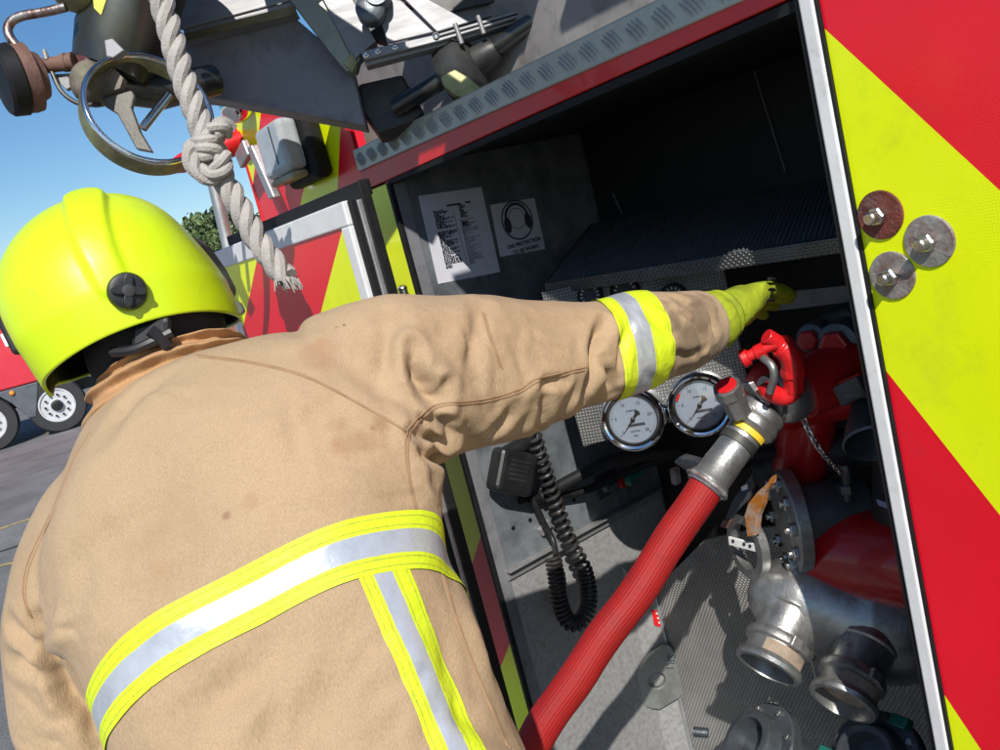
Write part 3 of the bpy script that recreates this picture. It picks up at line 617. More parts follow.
# worn catch beside the hose, small valve on the wall
mk('hose_catch', join(prism([P3(x, y, .17) for x, y in ((673, 462), (678, 458), (700, 464), (706, 472), (702, 480), (690, 474))], (0, .03, 0)), prism([P3(x, y, .2) for x, y in ((669, 469), (674, 470), (676, 486), (671, 484))], (0, .02, 0))), M_rustmix, eng, bevel=.003)
wv = PX(606, 484, XJ+.01)
v_ = mk('wall_valve', join(box(wv+[.003, 0, 0], (.003, 0, 0), (0, .045, 0), (0, 0, .035)), lathe(wv+[.006, -.005, 0], (1, -.2, 0), [(0, .024), (.01, .022), (.02, .014), (.05, .013)], 20)), M_castd, eng, bevel=.002)
mk('red_ring', lathe(wv+[.045, .02, .005], (1, .3, 0), [(0, .02), (.012, .02)], 18), M_redp, v_)
mk('green_tap', join(lathe(wv+[.058, .035, .008], (1, .3, 0), [(0, .022), (.02, .02)], 12), box(wv+[.07, .06, .012], (.008, 0, 0), (0, .03, .006), (0, 0, .008))), M_green, v_, bevel=.002)
for cpts, cr_ in (((PX(540, 498, XJ+.03), PX(575, 478, XJ+.06), PX(615, 460, XJ+.12), PX(680, 450, XJ+.25)), .018), ((PX(520, 500, XJ+.03), PX(580, 492, XJ+.03), PX(640, 466, XJ+.1), PX(690, 452, XJ+.2)), .012), ((P3(735, 470, .35), P3(760, 455, .4), P3(820, 450, .45)), .014)):
    mk('bay_cable', tube(catmull(cpts, 6), cr_, 12), M_rubber, eng, smooth=True)

# ---------------------------------------------------------------- notices on the locker wall
def on_wall(x, y, e=.0015): return PX(x, y, XJ)+np.array([e, 0, 0])
sh = mk('instruction_sheet', prism([on_wall(*q) for q in ((418, 196), (481, 187), (500, 272), (438, 284))], (-.001, 0, 0)), M_paper, label='large laminated sheet of printed columns on the locker wall', cat='notice')
def bil(q, u, v):
    a, b, c, d = [np.array(t, float) for t in q]; return (a*(1-u)+b*u)*(1-v)+(d*(1-u)+c*u)*v
qs = ((418, 196), (481, 187), (500, 272), (438, 284)); L1, L2 = [], []
def inkline(q, u0, u1, v, h=.007):
    p, r_ = on_wall(*bil(q, u0, v), .0019), on_wall(*bil(q, u1, v), .0019)
    return box((p+r_)/2, (0.0002, 0, 0), (r_-p)/2, (0, 0, h*.25))
def words(u0, u1, v, h, L, dens=1.):
    u = u0
    while u < u1:
        w = random.uniform(.012, .045)
        if random.random() < dens: L.append(inkline(qs, u, min(u+w, u1), v, h*random.uniform(.75, 1.1)))
        u += w+random.uniform(.007, .014)
for k in range(44):
    v = .2+.66*k/44; d = random.random()
    if k not in (14, 15): words(.17+.015*random.random(), .26+.22*d, v, .0075, L1)
    if k < 10 or (12 < k < 17): words(.58, .63+.08*d, v-.03, .008, L1)
    if k > 8: words(.56, .62+.2*d, v, .006, L2)
L1.append(inkline(qs, .4, .62, .155, .01)); L1.append(inkline(qs, .7, .78, .15, .01))
mk('printed_lines', join(*L1), M_ink, sh); mk('faint_lines', join(*L2), M_inkf, sh)
p, r_ = on_wall(*bil(qs, .48, .2), .0018), on_wall(*bil(qs, .52, .86), .0018); mk('column_rule', box((p+r_)/2, (.0002, 0, 0), (0, .0008, 0), (r_-p)/2), M_inkf, sh)
q2s = ((490, 205), (534, 198), (545, 249), (500, 257))
sg = mk('ear_protection_sign', prism([on_wall(*q) for q in q2s], (-.001, 0, 0)), M_paper, label='small square ear protection sign with a headset picture', cat='sign')
sc = on_wall(517, 220, .0018)
def ringw(c, r0, r1, a0, a1, n=30):
    V, Fc = [], []
    for k in range(n+1):
        a = a0+(a1-a0)*k/n; d = np.array([0, math.cos(a), math.sin(a)]); V += [c+d*r0, c+d*r1]
    for k in range(n): Fc.append((2*k, 2*k+1, 2*k+3, 2*k+2))
    return V, Fc
ic = [ringw(sc, .050, .0545, 0, 2*math.pi, 48), ringw(sc+[0, 0, .006], .034, .042, -.1, math.pi+.1), ringw(sc+[0, 0, .004], .027, .029, -2.4, math.pi+2.4-math.pi+2.4, 36)]
for s in (-1, 1): ic.append(prism([sc+[.0002, s*.036+math.cos(t)*.012, -.008+math.sin(t)*.022] for t in np.linspace(0, 6.28, 16)[:-1]], (.0002, 0, 0)))
mk('headset_picture', join(*ic), M_ink, sg)
mk('sign_words', join(text('t', 'EAR PROTECTION', .0145, on_wall(524, 243, .0017), (0, 1, 0), (0, 0, 1), None, None, bold=.0004), text('t', 'TO BE WORN', .0145, on_wall(525.5, 249.5, .0017), (0, 1, 0), (0, 0, 1), None, None, bold=.0004)), M_ink, sg)

# ---------------------------------------------------------------- handset and its coiled cord
hc = PX(512, 472, XJ+.06)
hs = thing('radio_handset', 'black handset with a coiled cord hanging on the locker wall', 'handset', hc)
ay, az = nrm([0, .85, -.5]), nrm([0, .5, .85])
hset = mk('handset_body', box(hc, (.03, 0, 0), ay*.062, az*.058), M_plast, hs, bevel=.016, seg=3)
mk('speaker_grille', join(*[box(hc+np.array([.0305, 0, 0])+az*(.03-k*.012), (.001, 0, 0), ay*.03, az*.002) for k in range(5)]), M_darkm, hs)
mk('handset_neck', tube(catmull([hc+[0, -.02, .05], PX(528, 440, XJ+.06), PX(532, 425, XJ+.06)], 4), [.022]*4+[.016]*5, 12), M_plast, hs, smooth=True)
mk('flex_lead', tube(catmull([PX(532, 497, XJ+.05), PX(545, 525, XJ+.05), PX(553, 540, XJ+.06), PX(556, 556, XJ+.09)], 6), .008, 10), M_plast, hs, smooth=True)
cp_ = catmull([PX(534, 436, XJ+.07), PX(543, 465, XJ+.07), PX(556, 505, XJ+.08), PX(569, 540, XJ+.1), PX(584, 570, XJ+.12), PX(589, 600, XJ+.13), PX(582, 620, XJ+.13), PX(569, 622, XJ+.12), PX(560, 603, XJ+.11), PX(556, 576, XJ+.1), PX(553, 556, XJ+.09)], 40)
def coil(P, R, wire, pitch, n=7, per=14):
    s = np.concatenate([[0], np.cumsum([np.linalg.norm(P[i+1]-P[i]) for i in range(len(P)-1)])]); A = np.array(P)
    N = int(s[-1]/pitch*per); pts = []; u = None
    for i in range(N):
        q = s[-1]*i/N; c = np.array([np.interp(q, s, A[:, k]) for k in range(3)]); c2 = np.array([np.interp(min(q+.004, s[-1]), s, A[:, k]) for k in range(3)]); c1 = np.array([np.interp(max(q-.004, 0), s, A[:, k]) for k in range(3)])
        t = nrm(c2-c1)
        if u is None: u, w = frame_of(t)
        else: u = nrm(u-np.dot(u, t)*t); w = np.cross(t, u)
        a = 2*math.pi*i/per; pts.append(c+R*(math.cos(a)*u+math.sin(a)*w))
    return tube(pts, wire, n)
mk('coiled_cord', join(coil(cp_[:len(cp_)*4//10], .0185, .0052, .021), coil(cp_[len(cp_)*4//10:], .0195, .0052, .0118)), mat('cord rubber', (.03, .028, .027), .5, 0, .3, 20), hs, smooth=True)

# ---------------------------------------------------------------- chains
def chain(pts, n, r, name, label):
    P = catmull(pts, 10); A = np.array(P); s = np.concatenate([[0], np.cumsum(np.linalg.norm(np.diff(A, axis=0), axis=1))]); out = []
    for i in range(n):
        q = s[-1]*(i+.5)/n; c = np.array([np.interp(q, s, A[:, k]) for k in range(3)]); c2 = np.array([np.interp(min(q+.01, s[-1]), s, A[:, k]) for k in range(3)])
        t = nrm(c2-c+1e-9); u, w = frame_of(t); L = s[-1]/n*.68; side_ = u if i % 2 else w
        out.append(tube([c+t*L*math.cos(a)+side_*L*.5*math.sin(a) for a in np.linspace(0, 2*math.pi, 15)[:-1]], r, 7, closed=True))
    return mk(name, join(*out), M_steel, smooth=True, label=label, cat='chain')
chain([P3(803, 404, .24), P3(806, 425, .24), P3(822, 452, .26), P3(842, 474, .33)], 15, .0024, 'cap_chain', 'short twisted steel chain hanging beside the red manifold and the bright red drain cock')
chain([P3(886, 474, .27), P3(893, 520, .27), P3(900, 555, .27), P3(906, 584, .27)], 15, .0026, 'cap_chain', 'long steel chain hanging in front of the dark red pump casing, under the bell adapter')

# ---------------------------------------------------------------- red hose in its coupling
hose = thing('fire_hose', 'ribbed red delivery hose coupled to the grey outlet valve', 'hose', (ha[0], ha[1], GZ))
M_hose = mat('red hose rubber', (.31, .012, .011), .6, 0, .12, 9, bump=.12, bs=90, stain=(.22, .015, .015), stainamt=.5, stains=40, spec=.3)
rc_h = sz(17.6, ha); bt = D(541, 730, depth_of(ha)*.97)
pth = catmull([ha-hx*(-.01), ha+(bt-ha)*.5+np.array([0, 0, -.004]), bt, bt+(bt-ha)*.35+np.array([0, 0, -.05]), bt+(bt-ha)*.55+np.array([0, 0, -.25]), bt+(bt-ha)*.75+np.array([0, -.05, -.46])], 10)
rh_ = sz(19.3, ha)
V, Fc = tube(pth, rc_h, 160); P_ = np.array(pth)
V = np.array(V); m_ = len(pth)
_hw = [RT*.0022*math.sin(i*.9)+UPV*.0016*math.sin(i*.55+1) for i in range(m_)]
for i in range(m_):
    ring = V[i*160:(i+1)*160]; cen = P_[i]; k = np.arange(160); ring[:] = cen+(ring-cen)*(1+.008*np.where(k % 5 < 3, 1, -1)[:, None]+.010*math.sin(i*1.7))+_hw[i]
mk('hose_tube', (V, Fc), M_hose, hose, smooth=True, ang=70)
tail = mk('coupling_tail', lathe(ha, hx, [(-.005, rh_*1.03), (.0, rh_*1.1), (.008, rh_*1.12), (.016, rh_*1.06), (.02, rh_*.98), (.07, rh_*.95), (.095, rh_*.93), (.1, rh_*.99), (.112, rh_*.99)], 44), M_cast, hose, smooth=True)
mk('crimp_ring', tube([ha+hx*.004+(frame_of(hx)[0]*math.cos(t)+frame_of(hx)[1]*math.sin(t))*rh_*(1.1+.03*math.sin(9*t)) for t in np.linspace(0, 2*math.pi, 60)[:-1]], .005, 8, closed=True), M_rustmix, tail, smooth=True)
mk('clamp_band', lathe(ha+hx*.096, hx, [(0, rh_*.94), (.0, rh_*1.03), (.016, rh_*1.03), (.016, rh_*.94)], 40, closed=True), M_darkm, tail, smooth=True)
cm = mk('coupling_body', lathe(ha+hx*.112, hx, [(0, rh_*1.0), (.02, rh_*1.02), (.024, rh_*1.22), (.03, rh_*1.36), (.04, rh_*1.4), (.046, rh_*1.34), (.05, rh_*1.3), (.056, rh_*1.36), (.066, rh_*1.36), (.072, rh_*1.2)], 52), M_cast, hose, smooth=True, ang=30)
yu, yw = frame_of(hx); va = -FWD+np.dot(FWD, hx)*hx; va = nrm(va); vb2 = np.cross(hx, va)
mk('yellow_band', join(*[box(ha+hx*.126+(va*math.cos(t)+vb2*math.sin(t))*rh_*1.07, hx*.006, (va*math.cos(t)+vb2*math.sin(t))*.002, (vb2*math.cos(t)-va*math.sin(t))*rh_*.13) for t in np.arange(-.9, .8, .2)]), M_ylw, cm)

# ================================================================ LADDER GANTRY OVERHEAD
def plate(pts, d, thk): return prism([D(x, y, d if not hasattr(d, '__len__') else d[i]) for i, (x, y) in enumerate(pts)], FWD*thk)
lad = thing('ladder_gantry', 'grey and aluminium ladder gantry with rollers overhanging the rear of the fire engine', 'ladder', D(300, 60, 2.0))
M_alul = mat('ladder aluminium', (.235, .235, .245), .5, .35, .12, 10, bump=.05, stain=(.3, .3, .26), stainamt=.45, aniso=(1, 1, 6))
mk('side_fairing', plate([(128, 92), (150, 45), (186, 41), (292, 15), (352, 66), (366, 126), (341, 121), (212, 98), (150, 92)], 1.92, .06), M_greyp, lad, bevel=.004)
sdir = -np.array(trav)
mk('fairing_shade_plate', prism([D(x, y, 1.92)+sdir*.6 for x, y in ((180, 58), (200, 54), (216, 44), (240, 40), (296, 27), (325, 34), (372, 74), (420, 96), (404, 150), (330, 140), (210, 108))], FWD*.02), M_greyp, lad, bevel=.003)  # unseen plate added toward the sun, its outline cut to shade the fairing
ch = mk('ladder_channel', join(plate([(183, 30), (291, 1), (297, 13), (185, 41)], 1.885, .035), plate([(140, 20), (175, -10), (300, -40), (291, 0), (183, 29)], 1.88, .012)), M_alul, lad, bevel=.002)
def rivet(x, y, d, r, par):
    p = D(x, y, d); o = lathe(p, -FWD, [(0, r), (.003, r*.95), (.004, r*.6), (.0025, r*.4), (.002, .0005)], 16)
    return mk('rivet', o, M_steel, par, smooth=True)
for (x, y) in ((213, 17), (236, 11), (258, 6), (279, 1.5)): rivet(x, y, 1.879 if y < 0 else 1.8845, .009, ch)
mk('channel_lip', plate([(183, 34), (295, 5), (297, 14), (185, 41)], 1.882, .003), M_brown if False else mat('bronze lip', (.2, .15, .07), .5, .7, .3, 20), ch)
st = mk('ladder_stringer', plate([(320, -6), (350, -6), (376, 41), (361, 53), (354, 60)], 1.84, .05), M_alul, lad, bevel=.002)
mk('stringer_flange', plate([(286, -6), (319.5, -6), (353.5, 60), (361, 54), (356, 71), (346, 71), (330, 52)], 1.85, .03), mat('greenish aluminium', (.34, .34, .27), .45, .8, .2, 14, stain=(.2, .2, .12), stainamt=.5), st, bevel=.002)
mk('stringer_end', plate([(343, 62), (352, 52), (358, 62), (352, 73)], 1.838, .008), M_olive, st, bevel=.002)
rl2 = mk('ladder_rail', join(plate([(361, 51), (437, 34), (545, 2), (548, 8), (440, 41), (364, 60)], [1.8, 1.8, 1.8, 1.8, 1.8, 1.8], .03), plate([(364, 60.5), (440, 41.5), (548, 8.5), (549, 12), (441, 46), (366, 66)], 1.815, .03)), M_alul, lad, bevel=.002)
for (x, y) in ((366, 55), (378, 51), (395, 47), (436, 36)): rivet(x, y, 1.799, .0075, rl2)
mk('rail_web', join(plate([(372, -4), (401, 0), (434, 32), (388, 43)], 1.815, .008), plate([(401, -4), (420, -6), (470, 22), (437, 32)], 1.83, .01)), M_alul, lad, bevel=.002)
mk('rail_deck', join(plate([(425, -14), (560, -40), (560, -5), (440, 31), (436, 30)], 1.86, .01)), M_greyp, lad)
mk('rail_inside', plate([(350, -6), (372, -6), (388, 44), (374, 40)], 1.87, .02), M_darkm, lad); mk('rail_slot', plate([(425, -10), (520, -35), (528, -6), (436, 14)], 1.84, .008), M_darkm, lad)
mk('hinge_pin', join(lathe(D(372, 14, 1.81), -FWD, [(0, .03), (.03, .03), (.035, .022)], 24), lathe(D(378, -1, 1.8), -FWD, [(0, .028), (.03, .024)], 20)), M_castd, lad, smooth=True)
for (x0, y0, x1, y1, r_, d_, m_) in ((392, -8, 470, 30, 3.5, 1.87, M_castd), (400, 22, 420, -12, 5, 1.9, M_darkm), (350, 8, 384, 36, 3, 1.88, M_castd), (440, 16, 540, -14, 5, 1.9, M_castd), (455, 24, 462, 44, 2.5, 1.8, M_alul), (478, 16, 484, 34, 2.5, 1.8, M_alul)):
    mk('brace_rod', tube([D(x0, y0, d_), D(x1, y1, d_)], sz(r_, D(x0, y0, d_)), 12), m_, lad, smooth=True)
mk('rail_seam', plate([(437, 36), (545, 5), (545.5, 6.4), (437.5, 37.4)], 1.797, .002), M_rubber, rl2)
for (x, y) in ((452, 37.5), (478, 29.5), (505, 21), (528, 14)): rivet(x, y, 1.813, .006, rl2)
# grey board above the checker trim
bpoly = [(300, 60), (352, 20), (420, -40), (760, -120), (760, -42), (672, -1), (371, 162), (362, 128)]
mk('gantry_board', prism([PY(x, y, .13) for x, y in bpoly], (0, .03, 0)), M_board, lad)
for (x0, y0, x1, y1) in ((368, 146, 380, 166),):
    mk('board_block', prism([PY(x, y, .06) for x, y in ((365, 150), (374, 145), (384, 160), (372, 166))], (0, .06, 0)), M_label, lad, bevel=.002)
mk('board_clip', prism([PY(x, y, .07) for x, y in ((398, 138), (403, 135), (408, 142), (404, 145))], (0, .02, 0)), M_label, lad, bevel=.002)
# roller shaft with its collar and bearing block
pA_, pB_, pC_ = D(396, 108, 1.95), D(478, 58, 1.85), D(600, -22, 1.72)
shaft = mk('roller_shaft', tube([pA_, pB_, pC_], [sz(9, pA_), sz(9.5, pB_), sz(9.5, pC_)], 20), M_tubed, lad, smooth=True)
sx = nrm(pC_-pA_); sc0 = D(471, 65, 1.86)
mk('shaft_collar', lathe(sc0, sx, [(-.06, sz(12, sc0)), (-.055, sz(31, sc0)), (-.03, sz(34, sc0)), (.0, sz(33, sc0)), (.012, sz(26, sc0)), (.02, sz(15, sc0)), (.06, sz(13, sc0)), (.07, sz(10, sc0))], 40), M_darkm, shaft, smooth=True)
mk('collar_guard', prism([D(x, y, 1.80) for x, y in ((440, 76), (455, 69), (470, 78), (484, 90), (490, 96), (482, 101), (470, 101), (455, 95), (444, 86))], FWD*.03+sx*.0), M_olive, shaft, bevel=.003)
mk('bearing_block', plate([(358, 84), (402, 74), (424, 112), (412, 122), (378, 134), (362, 112)], 1.96, .09), M_darkm, lad, bevel=.006)
# big tube end on the left, hoop, small roller and handle
ta, tb, tc_ = D(160, -70, 1.72), D(121, 40, 1.72), D(110, 72, 1.72)
rt = sz(44, tb)
mk('axle_tube', join(tube([ta, tb, tc_], [rt, rt, rt*.82], 40), tube([D(100, 85, 1.74), D(160, 92, 1.78), D(215, 80, 1.86)], [sz(17, tb), sz(18, tb), sz(16, tb)], 24)), M_tubed, lad, smooth=True)
mk('sticker', plate([(93, -3), (107, -3), (101, 15), (94, 8)], 1.72-rt/1.0*1.0-.002, .001), mat('yellow sticker', (.7, .62, .05), .5), lad)
mk('rust_block', join(ell(D(93, 84, 1.68), RT*sz(20, tb), UPV*sz(22, tb), FWD*.05, 24, 12), plate([(85, 58), (112, 66), (123, 78), (120, 88), (98, 96), (84, 80)], 1.655, .02)), mat('grey rust casting', (.2, .17, .14), .7, .3, .35, 26, bump=.35, stain=(.14, .15, .06), stainamt=.7), lad, smooth=True)
hp = D(150, 108, 1.64); hax = nrm(-FWD*.78+RT*.52+UPV*.30); Rh = sz(60, hp)
hoop = mk('guide_hoop', lathe(hp, hax, [(-.045, Rh*1.0), (-.045, Rh*1.04), (-.03, Rh*1.05), (-.004, Rh*1.04), (-.004, Rh*.985), (-.03, Rh*.985)], 80, closed=True), M_olive, lad, smooth=True)
uu, ww = frame_of(hax)
mk('hoop_rim', tube([hp+(uu*math.cos(t)+ww*math.sin(t))*Rh*1.005 for t in np.linspace(0, 2*math.pi, 81)[:-1]], sz(3.0, hp), 10, closed=True), M_chrome, hoop, smooth=True)
mk('hoop_lug', plate([(104, 40), (112, 38), (124, 50), (113, 58), (106, 56)], 1.62, .02), M_alul, hoop, bevel=.002)
mk('hoop_bracket', join(plate([(103, 98), (131, 90), (134, 96), (131, 108), (140, 132), (152, 152), (136, 149), (117, 114), (104, 106)], 1.665, .014)), mat('grey bracket', (.17, .16, .14), .6, .4, .3, 20, bump=.2), hoop, bevel=.003)
mk('spring_strut', tube([D(143, 128, 1.66), D(169, 95, 1.7)], sz(4.5, hp), 12), M_chrome, hoop, smooth=True)
mk('lower_strap', tube(catmull([D(52, 72, 1.66), D(62, 92, 1.66), D(80, 104, 1.66), D(100, 104, 1.66)], 5), sz(2.4, hp), 8), M_darkm, lad, smooth=True)
mk('gusset', plate([(50, 74), (70, 73), (76, 84), (66, 90)], 1.67, .012), M_alul, lad, bevel=.002)
pn_ = D(60, 64, 1.66)
mk('pivot_pin', join(tube([D(42, 66, 1.66), D(66, 63, 1.66)], sz(7.5, pn_), 18), lathe(D(63, 63, 1.66), RT*.9+UPV*.15, [(0, sz(9, pn_)), (.008, sz(9, pn_)), (.008, sz(8, pn_)), (.014, sz(8, pn_)), (.014, sz(9, pn_)), (.022, sz(9, pn_))], 20)), M_brown, lad, smooth=True)
mk('grease_nipple', tube([D(47, 60, 1.65), D(44, 50, 1.65)], [sz(3, pn_), sz(2, pn_)], 10), M_rustmix, lad, smooth=True)
rc_ = D(26, 78, 1.65); rax = nrm(RT*.74-UPV*-.35-FWD*-.55)
roll_ = mk('rusty_roller', lathe(rc_, rax, [(-.03, sz(20, rc_)), (-.028, sz(32, rc_)), (0, sz(34, rc_)), (.012, sz(33, rc_)), (.014, sz(26, rc_)), (.03, sz(22, rc_)), (.034, sz(10, rc_))], 44), M_brown, lad, smooth=True)
mk('roller_tread', lathe(rc_-rax*.045, rax, [(-.003, sz(10, rc_)), (0, sz(31, rc_)), (.006, sz(34, rc_)), (.03, sz(35, rc_)), (.034, sz(33, rc_))], 44), M_rubber, roll_, smooth=True)
hpts = [D(x, y, 1.62) for x, y in ((66, 7), (45, 12), (22, 16), (11, 22), (8, 32), (14, 43), (24, 53), (34, 66))]
mk('bent_handle', tube(catmull(hpts, 6), sz(4.6, rc_), 14), M_rustpipe, lad, smooth=True)
mk('top_pulley', lathe(D(72, -6, 1.64), nrm(-UPV*.85-RT*.2-FWD*.4), [(-.02, sz(18, rc_)), (0, sz(20, rc_)), (.01, sz(20, rc_)), (.018, sz(15, rc_)), (.02, sz(8, rc_))], 36), M_olive, lad, smooth=True)
for gx0, gx1, gy0, gy1 in ((-1.0, -.14, -.5, -.28), (-1.5, -1.28, -.185, .06), (-1.2, -.98, -.185, .06), (-.86, -.26, -.185, .06)): mk('shade_plank', abox((gx0, gy0, 2.42), (gx1, gy1, 2.44)), M_alul, lad, bevel=.003)  # unseen planks added overhead, gapped to shade the board and red rail
for gy in (-.37, .07): mk('plank_rail', abox((-1.6, gy-.012, 2.38), (-.2, gy+.012, 2.46)), M_alul, lad, bevel=.003)  # unseen stringers added with the shading planks
for gx in (-2.3, -1.2): mk('gantry_leg', abox((gx, .3, 1.888), (gx+.08, .38, 2.5)), M_darkm, lad, bevel=.004)
mk('gantry_beam', abox((-2.5, .29, 2.46), (-.2, .37, 2.54)), M_darkm, lad, bevel=.004)
for gx in (-1.5, -.3): mk('plank_bearer', abox((gx, -.52, 2.441), (gx+.05, .30, 2.47)), M_darkm, lad, bevel=.003)

# ---------------------------------------------------------------- rope
DR = 1.58
M_rope = mat('weathered rope', (.4, .37, .34), .85, 0, .16, 30, bump=.5, bs=260, stain=(.22, .2, .18), stainamt=.4, aniso=(1, 1, 1))
def RP(x, y, dd=0): return D(x, y, DR+dd)
rr = sz(12.2, RP(200, 120))
rope = thing('rope', 'thick pale twisted rope knotted below the ladder, frayed end before the chevron door', 'rope', RP(208, 150))
mk('rope_strand', twist(catmull([RP(152, -40), RP(160, -5), RP(173, 42), RP(184, 80), RP(198, 118), RP(207, 146), RP(222, 176), RP(240, 208), RP(257, 240), RP(272, 260), RP(286, 278)], 8), rr), M_rope, rope, smooth=True)
def loopk(cx, cy, ax_, ay_, rx, dz_, ph=0, tw=.0):
    pts = []
    for t in np.linspace(0, 2*math.pi, 29):
        pts.append(RP(cx+ax_[0]*math.cos(t)*rx, cy+ax_[1]*math.cos(t)*rx, dz_*math.sin(t))+UPV*(tw*math.sin(t)))
    return pts
knot = mk('knot', join(twist(loopk(206, 141, (.86, -.5), 0, 12.5, -.028), rr*.78, pitch=.09), twist(loopk(207, 156, (.93, -.36), 0, 11.5, -.029, tw=.01), rr*.8, pitch=.09), twist(catmull([RP(194, 146, -.02), RP(191, 156, -.028), RP(198, 171, -.032), RP(211, 176, -.028), RP(222, 167, -.028), RP(224, 156, -.02)], 6), rr*.78, pitch=.1), twist(catmull([RP(212, 132, -.035), RP(222, 126, -.03), RP(229, 130, -.01)], 6), rr*.75, pitch=.09)), M_rope, rope, smooth=True)
fr_ = []
for k in range(70):
    a = random.random()*6.28; q = math.sqrt(random.random())*rr*.95; b = RP(286, 278)+RT*q*math.cos(a)+FWD*q*math.sin(a)
    fr_.append(tube([b, b+nrm(RP(290, 284)-RP(280, 268))*(.012+.012*random.random())+np.array([random.gauss(0, .004) for _ in range(3)])], [.0022, .0008], 5))
mk('frayed_end', join(*fr_), M_rope, rope)

# ================================================================ BACKGROUND
# asphalt, painted line, seam
def rough_ground():
    n = 60; xs = np.concatenate([-np.geomspace(400, 3, n//2), np.linspace(-2.8, 2.8, 12), np.geomspace(3, 400, n//2)])
    V = [(x, y, 0) for y in xs for x in xs]; m = len(xs)
    return V, [(j*m+i, j*m+i+1, (j+1)*m+i+1, (j+1)*m+i) for j in range(m-1) for i in range(m-1)]
M_asph = mat('asphalt', (.17, .165, .165), .9, 0, .22, 1.1, bump=.6, bs=90, stain=(.09, .088, .09), stainamt=.6, stains=.9)
nt = M_asph.node_tree; pb = nt.nodes['Principled BSDF']
v2 = nt.nodes.new('ShaderNodeTexNoise'); v2.inputs['Scale'].default_value = 60; v2.inputs['Detail'].default_value = 4
tcn = nt.nodes.new('ShaderNodeTexCoord'); nt.links.new(tcn.outputs['Object'], v2.inputs['Vector'])
mxx = nt.nodes.new('ShaderNodeMix'); mxx.data_type = 'RGBA'; mxx.blend_type = 'OVERLAY'; mxx.inputs[0].default_value = .75
src = pb.inputs['Base Color'].links[0].from_socket
nt.links.new(src, mxx.inputs[6]); nt.links.new(v2.outputs[0], mxx.inputs[7]); nt.links.new(mxx.outputs[2], pb.inputs['Base Color'])
gv, gf = rough_ground(); mk('ground', ([(x, y, GZ) for x, y, z in gv], gf), M_asph, loc=(0, 0, GZ), kind='structure')
def gline(p, q, w, z, m, name):
    a, b = np.array(p), np.array(q); a[2] = b[2] = GZ; t = nrm(b-a); s = np.array([-t[1], t[0], 0]); a = a-t*4; b = b+t*14
    mk(name, ([a-s*w+[0, 0, z], b-s*w+[0, 0, z], b+s*w+[0, 0, z], a+s*w+[0, 0, z]], [(0, 1, 2, 3)]), m, kind='structure')
M_yl = mat('worn yellow road paint', (.5, .36, .1), .8, 0, .3, 20, stain=(.2, .19, .18), stainamt=.8, stains=12)
gline(PZ(0, 529), PZ(30, 519), .05, .004, M_yl, 'yellow_line'); gline(PZ(0, 566), PZ(14, 563), .03, .004, M_yl, 'yellow_line')
gline(PZ(0, 552), PZ(18, 546), .022, .006, mat('dark joint', (.03, .03, .03), .9), 'joint_line')

# lorry
w1, w2 = PZ(66, 431), PZ(2, 450)
le = nrm((w1-w2)*[1, 1, 0]); ls = np.array([-le[1], le[0], 0]); ls = ls if np.dot(ls, w1-CAM) > 0 else -ls     # away from us
lo0 = np.array([w1[0], w1[1], GZ]); LS = 1.12
lor = thing('lorry', 'red lorry trailer parked on the asphalt beyond the firefighter', 'lorry', lo0)
M_lred = mat('lorry red', (.62, .03, .05), .4, 0, .06, 2, coat=.3)
M_lgrey = mat('grey mudguard', (.09, .1, .115), .6, 0, .2, 6)
M_tyre = mat('tyre rubber', (.03, .03, .032), .8, 0, .3, 12)
ztop, zbo = 3.0, 1.02
def LP(a, b, z): return lo0+le*a*LS+ls*b*LS+np.array([0, 0, z])*LS
def lbox(a0, a1, b0, b1, z0, z1): return box(LP((a0+a1)/2, (b0+b1)/2, (z0+z1)/2), le*(a1-a0)/2*LS, ls*(b1-b0)/2*LS, (0, 0, (z1-z0)/2*LS))
mk('trailer_body', lbox(-7, 1.9, -.02, 2.45, zbo, ztop), M_lred, lor, bevel=.03)
mk('roof_rail', lbox(-7, 1.92, -.04, 2.47, ztop-.22, ztop-.17), mat('dark red rail', (.4, .02, .03), .4), lor, bevel=.01)
mk('chassis', lbox(-6.9, 1.7, .5, 1.9, .62, zbo-.02), M_darkm, lor)
wr = .5*LS
def wheel(a):
    c = LP(a, .02, .5)
    w = mk('wheel', lathe(c, -ls, [(-.3, wr*.6), (-.3, wr*.96), (-.25, wr), (-.05, wr), (0, wr*.95), (.005, wr*.8), (0, wr*.62), (-.06, wr*.6), (-.06, .01)], 48), M_tyre, lor, smooth=True)
    mk('rim', lathe(c, -ls, [(-.02, wr*.62), (.01, wr*.62), (.012, wr*.57), (-.03, wr*.54), (-.05, wr*.48), (-.03, wr*.4), (-.02, wr*.24), (.0, wr*.22), (.0, .001)], 40), mat('painted rim', (.6, .6, .62), .4, .2) if 'painted rim' not in bpy.data.materials else bpy.data.materials['painted rim'], w, smooth=True)
    mk('rim_holes', join(*[lathe(c+(le*math.cos(t)+ZUP*math.sin(t))*wr*.39-ls*-.022*-1, -ls, [(0, wr*.045), (.006, wr*.045)], 12) for t in np.arange(10)*2*math.pi/10]), M_plast, w)
    mk('hub', lathe(c, -ls, [(-.01, wr*.2), (.05, wr*.2), (.06, wr*.15), (.06, wr*.08), (.075, wr*.06)], 24), M_plast, w, smooth=True)
for a in (0, -1.16, -2.32): wheel(a)
for a in (-.58, -1.74):
    mk('mudguard', prism([LP(a-.32, .0, zbo-.01), LP(a+.42, .0, zbo-.01), LP(a+.28, .0, .62), LP(a+.2, 0, .4), LP(a+.08, .0, .42), LP(a-.1, 0, .75)], ls*.3), M_lgrey, lor, bevel=.02)
